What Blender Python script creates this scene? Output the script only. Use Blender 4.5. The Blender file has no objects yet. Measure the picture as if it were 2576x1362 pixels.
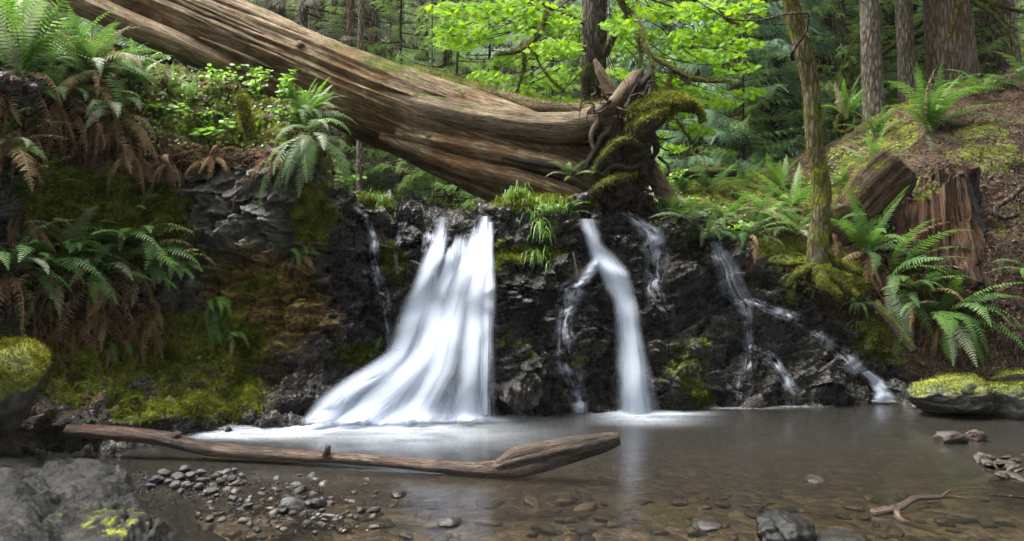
import bpy, math, random
import numpy as np
from mathutils import Vector
from mathutils.bvhtree import BVHTree

# ------------------------------------------------------------------ camera, sky, sun, exposure
scn = bpy.context.scene
F, CX, HY, CH = 2022.0, 1288.0, 620.0, 1.7      # focal length / principal point in photo pixels (2576 wide), eye height over the pool
cam = bpy.data.cameras.new('camera')
cam.sensor_width = 36.0
cam.lens = 36.0 * F / 2576.0
cam.shift_y = -(681.0 - HY) / 2576.0
cam.clip_start, cam.clip_end = 0.05, 500
camo = bpy.data.objects.new('camera', cam)
scn.collection.objects.link(camo)
camo.location = (0, 0, CH)
camo.rotation_euler = (math.radians(90), 0, 0)
scn.camera = camo

SUN_EL, SUN_AZ = math.radians(68), math.radians(-70)   # azimuth from +Y (into the picture), negative = left
world = bpy.data.worlds.new('World')
scn.world = world
world.use_nodes = True
wn = world.node_tree.nodes
sky = wn.new('ShaderNodeTexSky')
sky.sky_type = 'NISHITA'
sky.sun_disc = False
sky.sun_elevation = SUN_EL
sky.sun_rotation = SUN_AZ
sky.dust_density = 6.0
sky.air_density = 0.7
sky.ozone_density = 0.6
hs = wn.new('ShaderNodeHueSaturation')          # thin high cloud: the blue washed out
hs.inputs['Saturation'].default_value = 0.25
world.node_tree.links.new(sky.outputs[0], hs.inputs['Color'])
world.node_tree.links.new(hs.outputs[0], wn['Background'].inputs[0])
wn['Background'].inputs[1].default_value = 0.15
sun = bpy.data.lights.new('sun', 'SUN')
sun.energy = 2.4
sun.angle = math.radians(34)
sun.color = (1.0, 0.95, 0.86)
suno = bpy.data.objects.new('sun', sun)
scn.collection.objects.link(suno)
sd = Vector((math.sin(SUN_AZ) * math.cos(SUN_EL), math.cos(SUN_AZ) * math.cos(SUN_EL), math.sin(SUN_EL)))
suno.rotation_euler = sd.to_track_quat('Z', 'Y').to_euler()
suno.location = sd * 60
scn.view_settings.view_transform = 'Standard'
scn.view_settings.look = 'None'
scn.view_settings.exposure = 2.15
scn.view_settings.gamma = 1.0
scn.render.engine = 'CYCLES'
scn.cycles.use_denoising = True
scn.cycles.use_adaptive_sampling = True
scn.cycles.adaptive_threshold = 0.02
scn.cycles.max_bounces = 5
scn.cycles.diffuse_bounces = 3
scn.cycles.glossy_bounces = 2
scn.cycles.transparent_max_bounces = 24
scn.cycles.caustics_reflective = False
scn.cycles.caustics_refractive = False
scn.cycles.sample_clamp_indirect = 6.0

rng = np.random.default_rng(7)
random.seed(7)

# ------------------------------------------------------------------ noise
def _hash(ix, iy, iz, seed):
    h = (ix.astype(np.int64) * 374761393 + iy.astype(np.int64) * 668265263 + iz.astype(np.int64) * 2147483647 + seed * 974711) & 0xffffffff
    h = ((h ^ (h >> 13)) * 1274126177) & 0xffffffff
    h = ((h ^ (h >> 15)) * 2246822519) & 0xffffffff
    return ((h ^ (h >> 16)) & 0xffffff).astype(np.float64) / 0xffffff

def vnoise(p, seed=0):
    p = np.asarray(p, float)
    i = np.floor(p); f = p - i
    u = f * f * f * (f * (f * 6 - 15) + 10)
    x, y, z = i[..., 0], i[..., 1], i[..., 2]
    def c(a, b, d): return _hash(x + a, y + b, z + d, seed)
    x00 = c(0,0,0) * (1-u[...,0]) + c(1,0,0) * u[...,0]
    x10 = c(0,1,0) * (1-u[...,0]) + c(1,1,0) * u[...,0]
    x01 = c(0,0,1) * (1-u[...,0]) + c(1,0,1) * u[...,0]
    x11 = c(0,1,1) * (1-u[...,0]) + c(1,1,1) * u[...,0]
    y0 = x00 * (1-u[...,1]) + x10 * u[...,1]
    y1 = x01 * (1-u[...,1]) + x11 * u[...,1]
    return (y0 * (1-u[...,2]) + y1 * u[...,2]) * 2 - 1

def fbm(p, oct=4, seed=0, gain=0.5, ridged=False):
    p = np.asarray(p, float); a, s, t = 1.0, 0.0, 0.0
    for k in range(oct):
        n = vnoise(p, seed + k * 17)
        if ridged: n = 1 - 2 * np.abs(n)
        s = s + a * n; t += a; a *= gain; p = p * 2.03 + 11.7
    return s / t

def worley(p, seed=0):
    p = np.asarray(p, float)
    i = np.floor(p); f1 = np.full(p.shape[:-1], 9.0); f2 = f1.copy(); cid = f1.copy()
    for a in (-1, 0, 1):
        for b in (-1, 0, 1):
            for c in (-1, 0, 1):
                q = i + np.array([a, b, c])
                o = np.stack([_hash(q[...,0], q[...,1], q[...,2], seed + k) for k in (1, 2, 3)], -1)
                d = np.linalg.norm(q + o - p, axis=-1)
                m = d < f1
                f2 = np.where(m, f1, np.minimum(f2, d))
                cid = np.where(m, o[..., 0], cid)
                f1 = np.where(m, d, f1)
    return f1, f2, cid

def sstep(a, b, x):
    t = np.clip((x - a) / (b - a), 0, 1)
    return t * t * (3 - 2 * t)

# ------------------------------------------------------------------ pixels <-> place
def W(px, py, Y):
    return np.array([(px - CX) / F * Y, Y, CH - (py - HY) / F * Y])

def pix(p):
    p = np.asarray(p)
    return CX + p[..., 0] / p[..., 1] * F, HY - (p[..., 2] - CH) / p[..., 1] * F

# ------------------------------------------------------------------ mesh helpers
COL = scn.collection
def make_mesh(name, v, faces, mats=None, fl=None, m=None, smooth=True, mi=None):
    """faces: list of int arrays (n,3)/(n,4)."""
    if isinstance(faces, np.ndarray): faces = [faces]
    faces = [np.asarray(f, np.int32) for f in faces if len(f)]
    v = np.asarray(v, np.float32)
    me = bpy.data.meshes.new(name)
    me.vertices.add(len(v)); me.vertices.foreach_set('co', v.ravel())
    tot = np.concatenate([np.full(len(f), f.shape[1], np.int32) for f in faces])
    idx = np.concatenate([f.ravel() for f in faces])
    me.loops.add(len(idx)); me.loops.foreach_set('vertex_index', idx)
    me.polygons.add(len(tot))
    me.polygons.foreach_set('loop_start', np.concatenate([[0], np.cumsum(tot)[:-1]]).astype(np.int32))
    me.polygons.foreach_set('loop_total', tot)
    if smooth: me.polygons.foreach_set('use_smooth', np.ones(len(tot), bool))
    if mi is not None: me.polygons.foreach_set('material_index', np.asarray(mi, np.int32))
    if fl is not None:
        a = me.attributes.new('fl', 'FLOAT_VECTOR', 'POINT'); a.data.foreach_set('vector', np.asarray(fl, np.float32).ravel())
    if m is not None:
        a = me.attributes.new('m', 'FLOAT_COLOR', 'POINT'); a.data.foreach_set('color', np.asarray(m, np.float32).ravel())
    me.update(calc_edges=True)
    if mats is not None:
        for q in (mats if isinstance(mats, (list, tuple)) else [mats]): me.materials.append(q)
    return me

def obj(name, me, parent=None, loc=None, rot=None, scale=None):
    o = bpy.data.objects.new(name, me)
    COL.objects.link(o)
    if parent is not None: o.parent = parent
    if loc is not None: o.location = loc
    if rot is not None: o.rotation_euler = rot
    if scale is not None: o.scale = scale if hasattr(scale, '__len__') else (scale,) * 3
    return o

def tag(o, label=None, cat=None, group=None, kind=None):
    if label: o['label'] = label
    if cat: o['category'] = cat
    if group: o['group'] = group
    if kind: o['kind'] = kind
    return o

def empty(name, loc, label, cat, group=None):
    o = obj(name, None, loc=tuple(float(c) for c in loc))
    o.empty_display_size = 0.1
    return tag(o, label, cat, group)

class Geo:
    def __init__(s): s.v, s.t, s.q, s.fl, s.m, s.n = [], [], [], [], [], 0
    def add(s, v, t=None, q=None, fl=None, m=None):
        v = np.asarray(v, float).reshape(-1, 3)
        if t is not None and len(t): s.t.append(np.asarray(t, np.int64) + s.n)
        if q is not None and len(q): s.q.append(np.asarray(q, np.int64) + s.n)
        s.fl.append(np.zeros((len(v), 3)) if fl is None else np.asarray(fl))
        s.m.append(np.zeros((len(v), 4)) if m is None else np.asarray(m))
        s.v.append(v); s.n += len(v)
        return s
    def mesh(s, name, mats, off=None, smooth=True):
        v = np.concatenate(s.v)
        if off is not None: v = v - np.asarray(off)
        f = []
        if s.t: f.append(np.concatenate(s.t))
        if s.q: f.append(np.concatenate(s.q))
        return make_mesh(name, v, f, mats, np.concatenate(s.fl), np.concatenate(s.m), smooth)
    def build(s, name, mat, parent=None, origin=None, smooth=True):
        o = np.zeros(3) if origin is None else np.asarray(origin, float)
        base = o if parent is None else np.array(parent.location)
        off = base
        r = obj(name, s.mesh(name, mat, off, smooth), parent)
        if parent is None: r.location = tuple(base)
        return r

def grid_quads(nr, nc):
    i = np.arange(nr - 1)[:, None] * nc + np.arange(nc - 1)[None]
    i = i.ravel()
    return np.stack([i, i + 1, i + nc + 1, i + nc], 1)

def catmull(P, t):
    """P (n,k) control points, t in [0,n-1]."""
    P = np.asarray(P, float); n = len(P)
    i = np.clip(np.floor(t).astype(int), 0, n - 2); f = (t - i)[:, None]
    p1, p2 = P[i], P[i + 1]
    p0 = np.where((i > 0)[:, None], P[np.maximum(i - 1, 0)], 2 * p1 - p2)
    p3 = np.where((i < n - 2)[:, None], P[np.minimum(i + 2, n - 1)], 2 * p2 - p1)
    return 0.5 * (2 * p1 + (p2 - p0) * f + (2 * p0 - 5 * p1 + 4 * p2 - p3) * f**2 + (3 * p1 - p0 - 3 * p2 + p3) * f**3)

def norm(a): return a / np.maximum(np.linalg.norm(a, axis=-1, keepdims=True), 1e-9)

def tube_geo(pts, rad, seg=16, step=0.06, bump=0.1, flute=0.0, nfl=9, seed=0, grooves=(), flat=None, cap=True, fscale=3.0):
    """swept tube through world pts with radii; lumps, flutes and grooves are real relief."""
    pts = np.asarray(pts, float); rad = np.asarray(rad, float)
    L = np.concatenate([[0], np.cumsum(np.linalg.norm(np.diff(pts, axis=0), axis=1))])
    n = max(int(L[-1] / step), len(pts) * 2, 3)
    s = np.linspace(0, L[-1], n)
    t = np.interp(s, L, np.arange(len(pts)))
    C = catmull(pts, t); R = np.interp(s, L, rad)
    T = norm(np.gradient(C, axis=0))
    up = np.array([0, 0, 1.0]) if abs(T[:, 2]).mean() < 0.8 else np.array([0, -1.0, 0])
    A = norm(np.cross(T, up)); B = np.cross(A, T)
    th = np.linspace(0, 2 * np.pi, seg, endpoint=False)
    ct, st = np.cos(th), np.sin(th)
    S = np.repeat(s[:, None], seg, 1)
    TH = np.repeat(th[None], n, 0)
    q = np.stack([ct[None] * R[:, None] * 0 + ct[None] * 0.5 + 0 * S, st[None] * 0.5 + 0 * S, S], -1)
    r = np.ones((n, seg))
    if bump: r += bump * fbm(np.stack([q[..., 0] * 3, q[..., 1] * 3, S * fscale], -1), 4, seed)
    if flute: r += flute * fbm(np.stack([q[..., 0] * nfl, q[..., 1] * nfl, S * 0.55], -1), 3, seed + 5, ridged=True)
    for g0, g1, dep, wid, a0, a1 in grooves:   # groove angle from g0 to g1 along length fraction a0..a1
        fr = S / L[-1]
        ga = g0 + (g1 - g0) * fr + 0.06 * fbm(np.stack([S * 1.3, S * 0, S * 0 + g0 * 9], -1), 2, seed)
        d = (TH - ga + np.pi) % (2 * np.pi) - np.pi
        win = sstep(a0 - 0.02, a0 + 0.06, fr) * (1 - sstep(a1 - 0.06, a1 + 0.02, fr))
        r -= dep * np.exp(-(d / wid) ** 2) * win
    rr = R[:, None] * r
    fa, fb = (1, 1) if flat is None else flat
    V = C[:, None] + A[:, None] * (ct[None, :, None] * rr[..., None] * fa) + B[:, None] * (st[None, :, None] * rr[..., None] * fb)
    fl = np.stack([ct[None] * R[:, None] + 0 * S, st[None] * R[:, None] + 0 * S, S], -1)
    i = np.arange(n - 1)[:, None] * seg + np.arange(seg)[None]
    j = np.arange(n - 1)[:, None] * seg + (np.arange(seg)[None] + 1) % seg
    Q = np.stack([i, j, j + seg, i + seg], -1).reshape(-1, 4)
    V = V.reshape(-1, 3); fl = fl.reshape(-1, 3); Tt = []
    if cap:
        V = np.vstack([V, C[0] - T[0] * R[0] * 0.15, C[-1] + T[-1] * R[-1] * 0.15]); fl = np.vstack([fl, [0, 0, 0], [0, 0, L[-1]]])
        a, b = len(V) - 2, len(V) - 1
        k = np.arange(seg); k2 = (k + 1) % seg
        Tt = np.concatenate([np.stack([np.full(seg, a), k2, k], 1), np.stack([np.full(seg, b), (n - 1) * seg + k, (n - 1) * seg + k2], 1)])
    N = np.repeat(C, seg, 0)
    Nv = norm(V[:n * seg] - N)
    return V, Tt, Q, fl, Nv

def frames(d, up):
    """rotation matrices with columns X=d, Y, Z close to up."""
    d = norm(d); y = norm(np.cross(up, d)); z = np.cross(d, y)
    return np.stack([d, y, z], -1)

def inst(tv, tf, R, T, S):
    """copies of a template: R (n,3,3), T (n,3), S (n,) or (n,3)."""
    n, k = len(T), len(tv)
    S = np.asarray(S, float)
    sv = tv[None] * (S[:, None, None] if S.ndim == 1 else S[:, None, :])
    v = np.einsum('nij,nkj->nki', R, sv) + T[:, None]
    f = (tf[None] + (np.arange(n) * k)[:, None, None]).reshape(-1, tf.shape[1])
    return v.reshape(-1, 3), f

def blades(P, N, length, width, jitter=0.6, hang=0.0, seed=0):
    """little pointed tufts standing on a surface."""
    r = np.random.default_rng(seed)
    n = len(P)
    d = norm(N + r.normal(0, jitter, (n, 3)) + np.array([0, 0, -hang]))
    R = frames(d, r.normal(0, 1, (n, 3)))
    tv = np.array([[-0.1, -0.5, 0], [-0.1, 0.5, 0], [1, 0, 0]], float)
    l = length * r.uniform(0.5, 1.4, n)
    return inst(tv, np.array([[0, 1, 2]]), R, P, np.stack([l, np.full(n, width) * r.uniform(.6, 1.4, n), l], 1))

# ------------------------------------------------------------------ materials
class NT:
    def __init__(s, name):
        s.mat = bpy.data.materials.new(name); s.mat.use_nodes = True
        s.t = s.mat.node_tree; s.n = s.t.nodes; s.n.clear()
        s.out = s.n.new('ShaderNodeOutputMaterial')
    def node(s, typ, ins=None, **kw):
        x = s.n.new('ShaderNode' + typ)
        for k, v in kw.items(): setattr(x, k, v)
        for k, v in (ins or {}).items(): s.set(x.inputs[k], v)
        return x
    def set(s, sock, v):
        if isinstance(v, bpy.types.NodeSocket): s.t.links.new(v, sock)
        elif v is not None:
            if sock.type == 'RGBA':
                v = (v, v, v) if not hasattr(v, '__len__') else v
                v = (*v, 1.0) if len(v) == 3 else v
            sock.default_value = v
    def attr(s, name, out='Vector'): return s.node('Attribute', attribute_name=name).outputs[out]
    def pos(s): return s.node('NewGeometry').outputs['Position']
    def objc(s): return s.node('TexCoord').outputs['Object']
    def map(s, vec, sc): return s.node('Mapping', {'Vector': vec, 'Scale': sc}).outputs[0]
    def noise(s, vec, scale, detail=6, rough=0.6, dist=0.0, out=0):
        return s.node('TexNoise', {'Vector': vec, 'Scale': scale, 'Detail': detail, 'Roughness': rough, 'Distortion': dist}).outputs[out]
    def vor(s, vec, scale, feat='F1', out='Distance'):
        return s.node('TexVoronoi', {'Vector': vec, 'Scale': scale}, feature=feat).outputs[out]
    def ramp(s, fac, stops):
        x = s.node('ValToRGB', {'Fac': fac}); e = x.color_ramp.elements
        while len(e) < len(stops): e.new(0.5)
        for k, (p, c) in enumerate(stops):
            e[k].position = p; e[k].color = (*c, 1) if hasattr(c, '__len__') else (c, c, c, 1)
        return x.outputs[0]
    def mix(s, f, a, b, mode='MIX'):
        x = s.n.new('ShaderNodeMix'); x.data_type = 'RGBA'; x.blend_type = mode
        s.set(x.inputs[0], f); s.set(x.inputs[6], a); s.set(x.inputs[7], b)
        return x.outputs[2]
    def math(s, op, a, b=None, c=None, clamp=False):
        x = s.node('Math', operation=op, use_clamp=clamp)
        for k, v in enumerate((a, b, c)):
            if v is not None: s.set(x.inputs[k], v)
        return x.outputs[0]
    def rng(s, v, a, b, c=0.0, d=1.0, smooth=True):
        return s.node('MapRange', {0: v, 1: a, 2: b, 3: c, 4: d}, interpolation_type='SMOOTHSTEP' if smooth else 'LINEAR').outputs[0]
    def bump(s, h, strength=0.5, dist=0.02, nrm=None):
        return s.node('Bump', {'Height': h, 'Strength': strength, 'Distance': dist, 'Normal': nrm}).outputs[0]
    def pbsdf(s, **k):
        x = s.n.new('ShaderNodeBsdfPrincipled')
        nm = {'col': 'Base Color', 'rough': 'Roughness', 'nrm': 'Normal', 'spec': 'Specular IOR Level', 'alpha': 'Alpha', 'coat': 'Coat Weight'}
        for a, v in k.items(): s.set(x.inputs[nm.get(a, a)], v)
        return x.outputs[0]
    def done(s, sh):
        s.t.links.new(sh, s.out.inputs[0]); return s.mat

def leaf_mat(name, c1, c2, trans=0.35, rough=0.45, rnd=0.25, tc=None, spec=0.4):
    s = NT(name)
    oi = s.node('ObjectInfo').outputs['Random']
    n = s.noise(s.pos(), 3.0, 2)
    f = s.math('ADD', s.math('MULTIPLY', oi, 0.6), s.math('MULTIPLY', n, 0.55), clamp=True)
    g = s.node('NewGeometry').outputs['Random Per Island']
    f = s.math('ADD', s.math('MULTIPLY', f, 0.7), s.math('MULTIPLY', g, 0.35), clamp=True)
    col = s.mix(f, c1, c2)
    p = s.pbsdf(col=col, rough=rough, spec=spec)
    tl = s.node('BsdfTranslucent', {0: tc if tc else s.mix(0.5, col, tuple(min(1, c * 1.6) for c in c2))}).outputs[0]
    return s.done(s.node('MixShader', {0: trans, 1: p, 2: tl}).outputs[0])

MOSS_D, MOSS_L = (0.03, 0.038, 0.004), (0.17, 0.185, 0.024)
def moss_col(s, vec):
    a = s.noise(vec, 5, 6, .65)
    b = s.noise(vec, 38, 3, .7)
    f = s.math('ADD', s.math('MULTIPLY', a, 0.6), s.math('MULTIPLY', b, 0.55))
    return s.ramp(f, [(0.45, MOSS_D), (0.56, (0.07, 0.086, 0.008)), (0.68, MOSS_L)])

def mat_ground():
    s = NT('rock_and_moss')
    P = s.pos(); sp = s.node('SeparateColor', {0: s.attr('m', 'Color')})
    moss, dirt, ochre = sp.outputs[0], sp.outputs[1], sp.outputs[2]
    dry = s.attr('m', 'Alpha')
    big = s.noise(P, 2.2, 8, .62, .3); fine = s.noise(P, 22, 8, .7); vf = s.noise(P, 90, 4, .7)
    crack = s.vor(s.map(P, (1, 1, 1.7)), 7.0, 'DISTANCE_TO_EDGE')
    wetc = s.ramp(s.math('ADD', s.math('MULTIPLY', big, .7), s.math('MULTIPLY', fine, .34)),
                  [(0.44, (0.004, 0.0036, 0.0032)), (0.54, (0.02, 0.017, 0.0135)), (0.65, (0.085, 0.068, 0.048))])
    dryc = s.ramp(s.math('ADD', s.math('MULTIPLY', big, .6), s.math('MULTIPLY', fine, .45)),
                  [(0.44, (0.018, 0.0165, 0.0135)), (0.52, (0.08, 0.076, 0.063)), (0.63, (0.27, 0.26, 0.215))])
    rock = s.mix(dry, wetc, dryc)
    dn = s.noise(P, 40, 6, .75)
    dirtc = s.ramp(s.math('ADD', s.math('MULTIPLY', dn, .6), s.math('MULTIPLY', big, .4)),
                   [(0.42, (0.012, 0.007, 0.004)), (0.51, (0.05, 0.03, 0.018)), (0.61, (0.15, 0.095, 0.062))])
    och = s.ramp(fine, [(0.40, (0.03, 0.021, 0.004)), (0.52, (0.16, 0.10, 0.016)), (0.64, (0.34, 0.215, 0.045))])
    jit = s.math('SUBTRACT', s.math('ADD', s.math('MULTIPLY', fine, .55), s.math('MULTIPLY', big, .55)), .55)
    jit2 = s.math('SUBTRACT', s.noise(P, 9, 8, .7), .5)
    fd = s.rng(s.math('ADD', dirt, s.math('MULTIPLY', jit, 1.1)), .32, .62)
    fo = s.rng(s.math('ADD', ochre, s.math('MULTIPLY', jit2, 1.6)), .35, .75)
    jit3 = s.math('SUBTRACT', s.noise(P, 3.2, 7, .68, .4), .5)
    fm = s.rng(s.math('ADD', moss, s.math('ADD', s.math('MULTIPLY', jit2, 1.8), s.math('MULTIPLY', jit3, 1.8))), .40, .58)
    c = s.mix(fd, rock, dirtc); c = s.mix(fo, c, och); mc = moss_col(s, P); c = s.mix(fm, c, mc)
    soft = s.math('MAXIMUM', s.math('MAXIMUM', fd, fm), s.math('MULTIPLY', fo, .6))
    r0 = s.mix(dry, s.ramp(fine, [(0.42, 0.1), (0.62, 0.38)]), 0.75)
    rough = s.mix(soft, r0, 0.92)
    h = s.math('ADD', s.math('MULTIPLY', fine, 0.7), s.math('MULTIPLY', vf, 0.3))
    h = s.math('ADD', h, s.math('MULTIPLY', s.rng(crack, 0, .12), .25))
    nrm = s.bump(h, 1.0, 0.05)
    return s.done(s.pbsdf(col=c, rough=rough, nrm=nrm, spec=s.mix(soft, 0.85, 0.15)))

def mat_stone(name, c, rough=0.5, moss=0.0, spec=.5):
    s = NT(name)
    P = s.pos(); g = s.node('NewGeometry')
    nz = s.node('SeparateXYZ', {0: g.outputs['Normal']}).outputs[2]
    rnd = s.node('ObjectInfo').outputs['Random']
    a = s.noise(P, 7, 8, .65); b = s.noise(P, 45, 5, .7)
    f = s.math('ADD', s.math('MULTIPLY', a, .6), s.math('MULTIPLY', b, .45))
    f = s.math('ADD', f, s.math('MULTIPLY', s.math('SUBTRACT', rnd, .5), .25))
    col = s.ramp(f, [(0.42, tuple(x * .25 for x in c)), (0.53, c), (0.67, tuple(min(1, x * 2.4) for x in c))])
    rg = rough
    if moss:
        am = s.node('SeparateColor', {0: s.attr('m', 'Color')}).outputs[0]
        mm = s.rng(s.math('ADD', s.math('ADD', nz, am), s.math('MULTIPLY', s.math('SUBTRACT', s.noise(P, 8, 6, .7), .5), 1.7)), moss, moss + .3)
        col = s.mix(mm, col, moss_col(s, P)); rg = s.mix(mm, rough, .95)
    nrm = s.bump(s.math('ADD', a, s.math('MULTIPLY', b, .6)), .7, .02)
    return s.done(s.pbsdf(col=col, rough=rg, nrm=nrm, spec=spec))

def mat_wood(name, cd, cm, cl, moss=0.0, grain=9.0, rough=.8, stretch=0.07, low=None, spec=.25, crack=1.0):
    """grain runs along the 'fl' z coordinate (length); moss grows on upward faces."""
    s = NT(name)
    fl = s.attr('fl'); P = s.pos()
    g1 = s.noise(s.map(fl, (grain, grain, grain * stretch)), 3.2, 8, .72, .5)
    g2 = s.noise(s.map(fl, (grain * 5, grain * 5, grain * stretch * 3)), 3.0, 6, .75)
    g3 = s.noise(s.map(fl, (grain * 1.3, grain * 1.3, grain * stretch * .55)), 3.0, 4, .6, .8)
    ck = s.rng(s.math('ABSOLUTE', s.math('SUBTRACT', g3, .5)), 0.0, .03)
    big = s.noise(P, 1.6, 5, .65)
    f = s.math('ADD', s.math('ADD', s.math('MULTIPLY', g1, .5), s.math('MULTIPLY', g2, .42)), s.math('MULTIPLY', big, .3))
    f = s.math('SUBTRACT', f, .06)
    col = s.ramp(f, [(0.44, cd), (0.535, cm), (0.64, cl)])
    rg = rough
    if low is not None:   # redder, darker heartwood patches
        col = s.mix(s.rng(s.noise(P, 1.4, 6, .7), .46, .62), col, s.ramp(f, [(0.45, tuple(x * .2 for x in low)), (0.62, low)]))
    col = s.mix(s.math('MULTIPLY', s.math('SUBTRACT', 1.0, ck), .8 * crack), col, tuple(x * .35 for x in cd))
    if moss:
        nz = s.node('SeparateXYZ', {0: s.node('NewGeometry').outputs['Normal']}).outputs[2]
        am = s.node('SeparateColor', {0: s.attr('m', 'Color')}).outputs[0]
        mm = s.math('ADD', s.math('ADD', nz, am), s.math('MULTIPLY', s.math('SUBTRACT', s.noise(P, 7, 8, .75), .5), 2.0))
        mm = s.rng(mm, moss, moss + .3)
        col = s.mix(mm, col, moss_col(s, P)); rg = s.mix(mm, rough, .95)
    hh = s.math('ADD', s.math('ADD', g1, s.math('MULTIPLY', g2, .8)), s.math('MULTIPLY', ck, .5 * crack))
    nrm = s.bump(hh, 1.0, .035)
    return s.done(s.pbsdf(col=col, rough=rg, nrm=nrm, spec=spec))

def mat_bark(name, cd, cl, moss=0.0, sc=1.0):
    s = NT(name)
    P = s.pos()
    v = s.map(P, (16 * sc, 16 * sc, 3.2 * sc))
    a = s.noise(v, 1.6, 7, .7, .6); b = s.vor(s.map(P, (22 * sc, 22 * sc, 5 * sc)), 1.0, 'DISTANCE_TO_EDGE')
    f = s.math('ADD', s.math('MULTIPLY', a, .7), s.math('MULTIPLY', s.rng(b, 0, .35), .35))
    col = s.ramp(f, [(0.35, cd), (0.75, cl)])
    blot = s.noise(P, 3.0, 5, .7)
    col = s.mix(s.rng(blot, .52, .72), col, s.mix(.5, col, (0.2, 0.21, 0.18)))
    rg = .9
    if moss:
        mm = s.rng(s.noise(P, 3.5, 7, .7), moss, moss + .14)
        col = s.mix(mm, col, moss_col(s, P))
    nrm = s.bump(f, 1.0, .05)
    return s.done(s.pbsdf(col=col, rough=rg, nrm=nrm, spec=.2))

def mat_moss(name, d=1.0, tint=(1, 1, 1)):
    s = NT(name); P = s.pos()
    c = s.mix(1.0, moss_col(s, P), tuple(d * t for t in tint), 'MULTIPLY')
    r = s.node('NewGeometry').outputs['Random Per Island']
    c = s.mix(s.math('MULTIPLY', r, .5), c, s.mix(1.0, c, (1.9, 1.75, 1.5), 'MULTIPLY'))
    p = s.pbsdf(col=c, rough=.95, spec=.1)
    tl = s.node('BsdfTranslucent', {0: c}).outputs[0]
    return s.done(s.node('MixShader', {0: .25, 1: p, 2: tl}).outputs[0])

def mat_water():
    s = NT('pool_water')
    P = s.pos()
    h = s.noise(s.map(P, (1.0, 2.6, 1)), 1.3, 3, .5)
    h2 = s.noise(s.map(P, (1.0, 2.2, 1)), 5.5, 3, .5, .4)
    near = s.rng(s.node('SeparateXYZ', {0: P}).outputs[1], 6.6, 5.4)          # riffled shallows towards the outlet
    hh = s.math('ADD', s.math('MULTIPLY', h, .25), s.math('MULTIPLY', h2, s.math('ADD', .03, s.math('MULTIPLY', near, .22))))
    nrm = s.bump(hh, .22, .08)
    fr = s.node('Fresnel', {'IOR': 1.33, 'Normal': nrm}).outputs[0]
    fr = s.math('MULTIPLY', fr, s.math('SUBTRACT', 1.0, s.math('MULTIPLY', s.node('NewGeometry').outputs['Backfacing'], .97)))   # light passes down into the pool
    gl = s.node('BsdfGlossy', {'Color': (0.95, 0.97, 1, 1), 'Roughness': .19, 'Normal': nrm}).outputs[0]
    tr = s.node('BsdfTransparent', {0: (0.7, 0.63, 0.52, 1)}).outputs[0]
    silt = s.node('BsdfDiffuse', {0: (0.02, 0.018, 0.0155, 1)}).outputs[0]
    turb = s.rng(s.node('SeparateXYZ', {0: P}).outputs[1], 5.0, 7.2, .16, .6)      # the plunge pool is cloudy, the outlet clear
    body = s.node('MixShader', {0: turb, 1: tr, 2: silt}).outputs[0]
    return s.done(s.node('MixShader', {0: fr, 1: body, 2: gl}).outputs[0])

def mat_fall(name, seed, gain, lo, hi, across=14.0, along=1.1, edge=.12, patch=.3, pf=1.6):
    """silky falling water: white streaks with clear gaps, soft edges; fl = (across 0..1, metres along, width m)."""
    s = NT(name)
    fl = s.attr('fl'); x = s.node('SeparateXYZ', {0: fl})
    u, v, dens = x.outputs[0], x.outputs[1], x.outputs[2]
    vec = s.node('CombineXYZ', {0: s.math('MULTIPLY', u, across), 1: s.math('MULTIPLY', v, along), 2: seed}).outputs[0]
    n1 = s.noise(vec, 1.0, 5, .62, .12)
    n2 = s.noise(s.node('CombineXYZ', {0: s.math('MULTIPLY', u, across * 3.3), 1: s.math('MULTIPLY', v, along * .9), 2: seed + 7}).outputs[0], 1.0, 4, .6, .15)
    n = s.math('ADD', s.math('MULTIPLY', n1, .62), s.math('MULTIPLY', n2, .38))
    pt = s.noise(s.node('CombineXYZ', {0: s.math('MULTIPLY', u, 2.5), 1: s.math('MULTIPLY', v, pf), 2: seed + 3}).outputs[0], 1.0, 2, .5)
    n_ = s.math('ADD', n, s.math('MULTIPLY', s.math('SUBTRACT', pt, .5), patch))
    a = s.rng(s.math('ADD', n_, s.math('MULTIPLY', s.math('SUBTRACT', dens, .5), .55)), lo, hi)
    e = s.math('MULTIPLY', s.rng(u, 0, edge), s.rng(u, 1, 1 - edge))
    a = s.math('MULTIPLY', s.math('MULTIPLY', a, e), gain, clamp=True)
    nrm = s.bump(n, .3, .08)
    df = s.node('BsdfDiffuse', {0: (0.58, 0.64, 0.75, 1), 'Normal': nrm}).outputs[0]
    tl = s.node('BsdfTranslucent', {0: (0.58, 0.64, 0.75, 1), 'Normal': nrm}).outputs[0]
    w = s.node('MixShader', {0: .42, 1: df, 2: tl}).outputs[0]
    tr = s.node('BsdfTransparent').outputs[0]
    return s.done(s.node('MixShader', {0: a, 1: tr, 2: w}).outputs[0])

def mat_foam():
    s = NT('foam')
    x = s.node('SeparateXYZ', {0: s.attr('fl')}); P = s.pos()
    n = s.noise(s.map(P, (1.0, 3.2, 1)), 2.4, 4, .55, .3)
    a = s.math('MULTIPLY', x.outputs[2], s.rng(n, .3, .6, .62, 1.0))
    a = s.math('POWER', s.math('MINIMUM', a, 1.0), 1.35)
    df = s.node('BsdfDiffuse', {0: (0.62, 0.68, 0.77, 1)}).outputs[0]
    return s.done(s.node('MixShader', {0: a, 1: s.node('BsdfTransparent').outputs[0], 2: df}).outputs[0])

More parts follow.
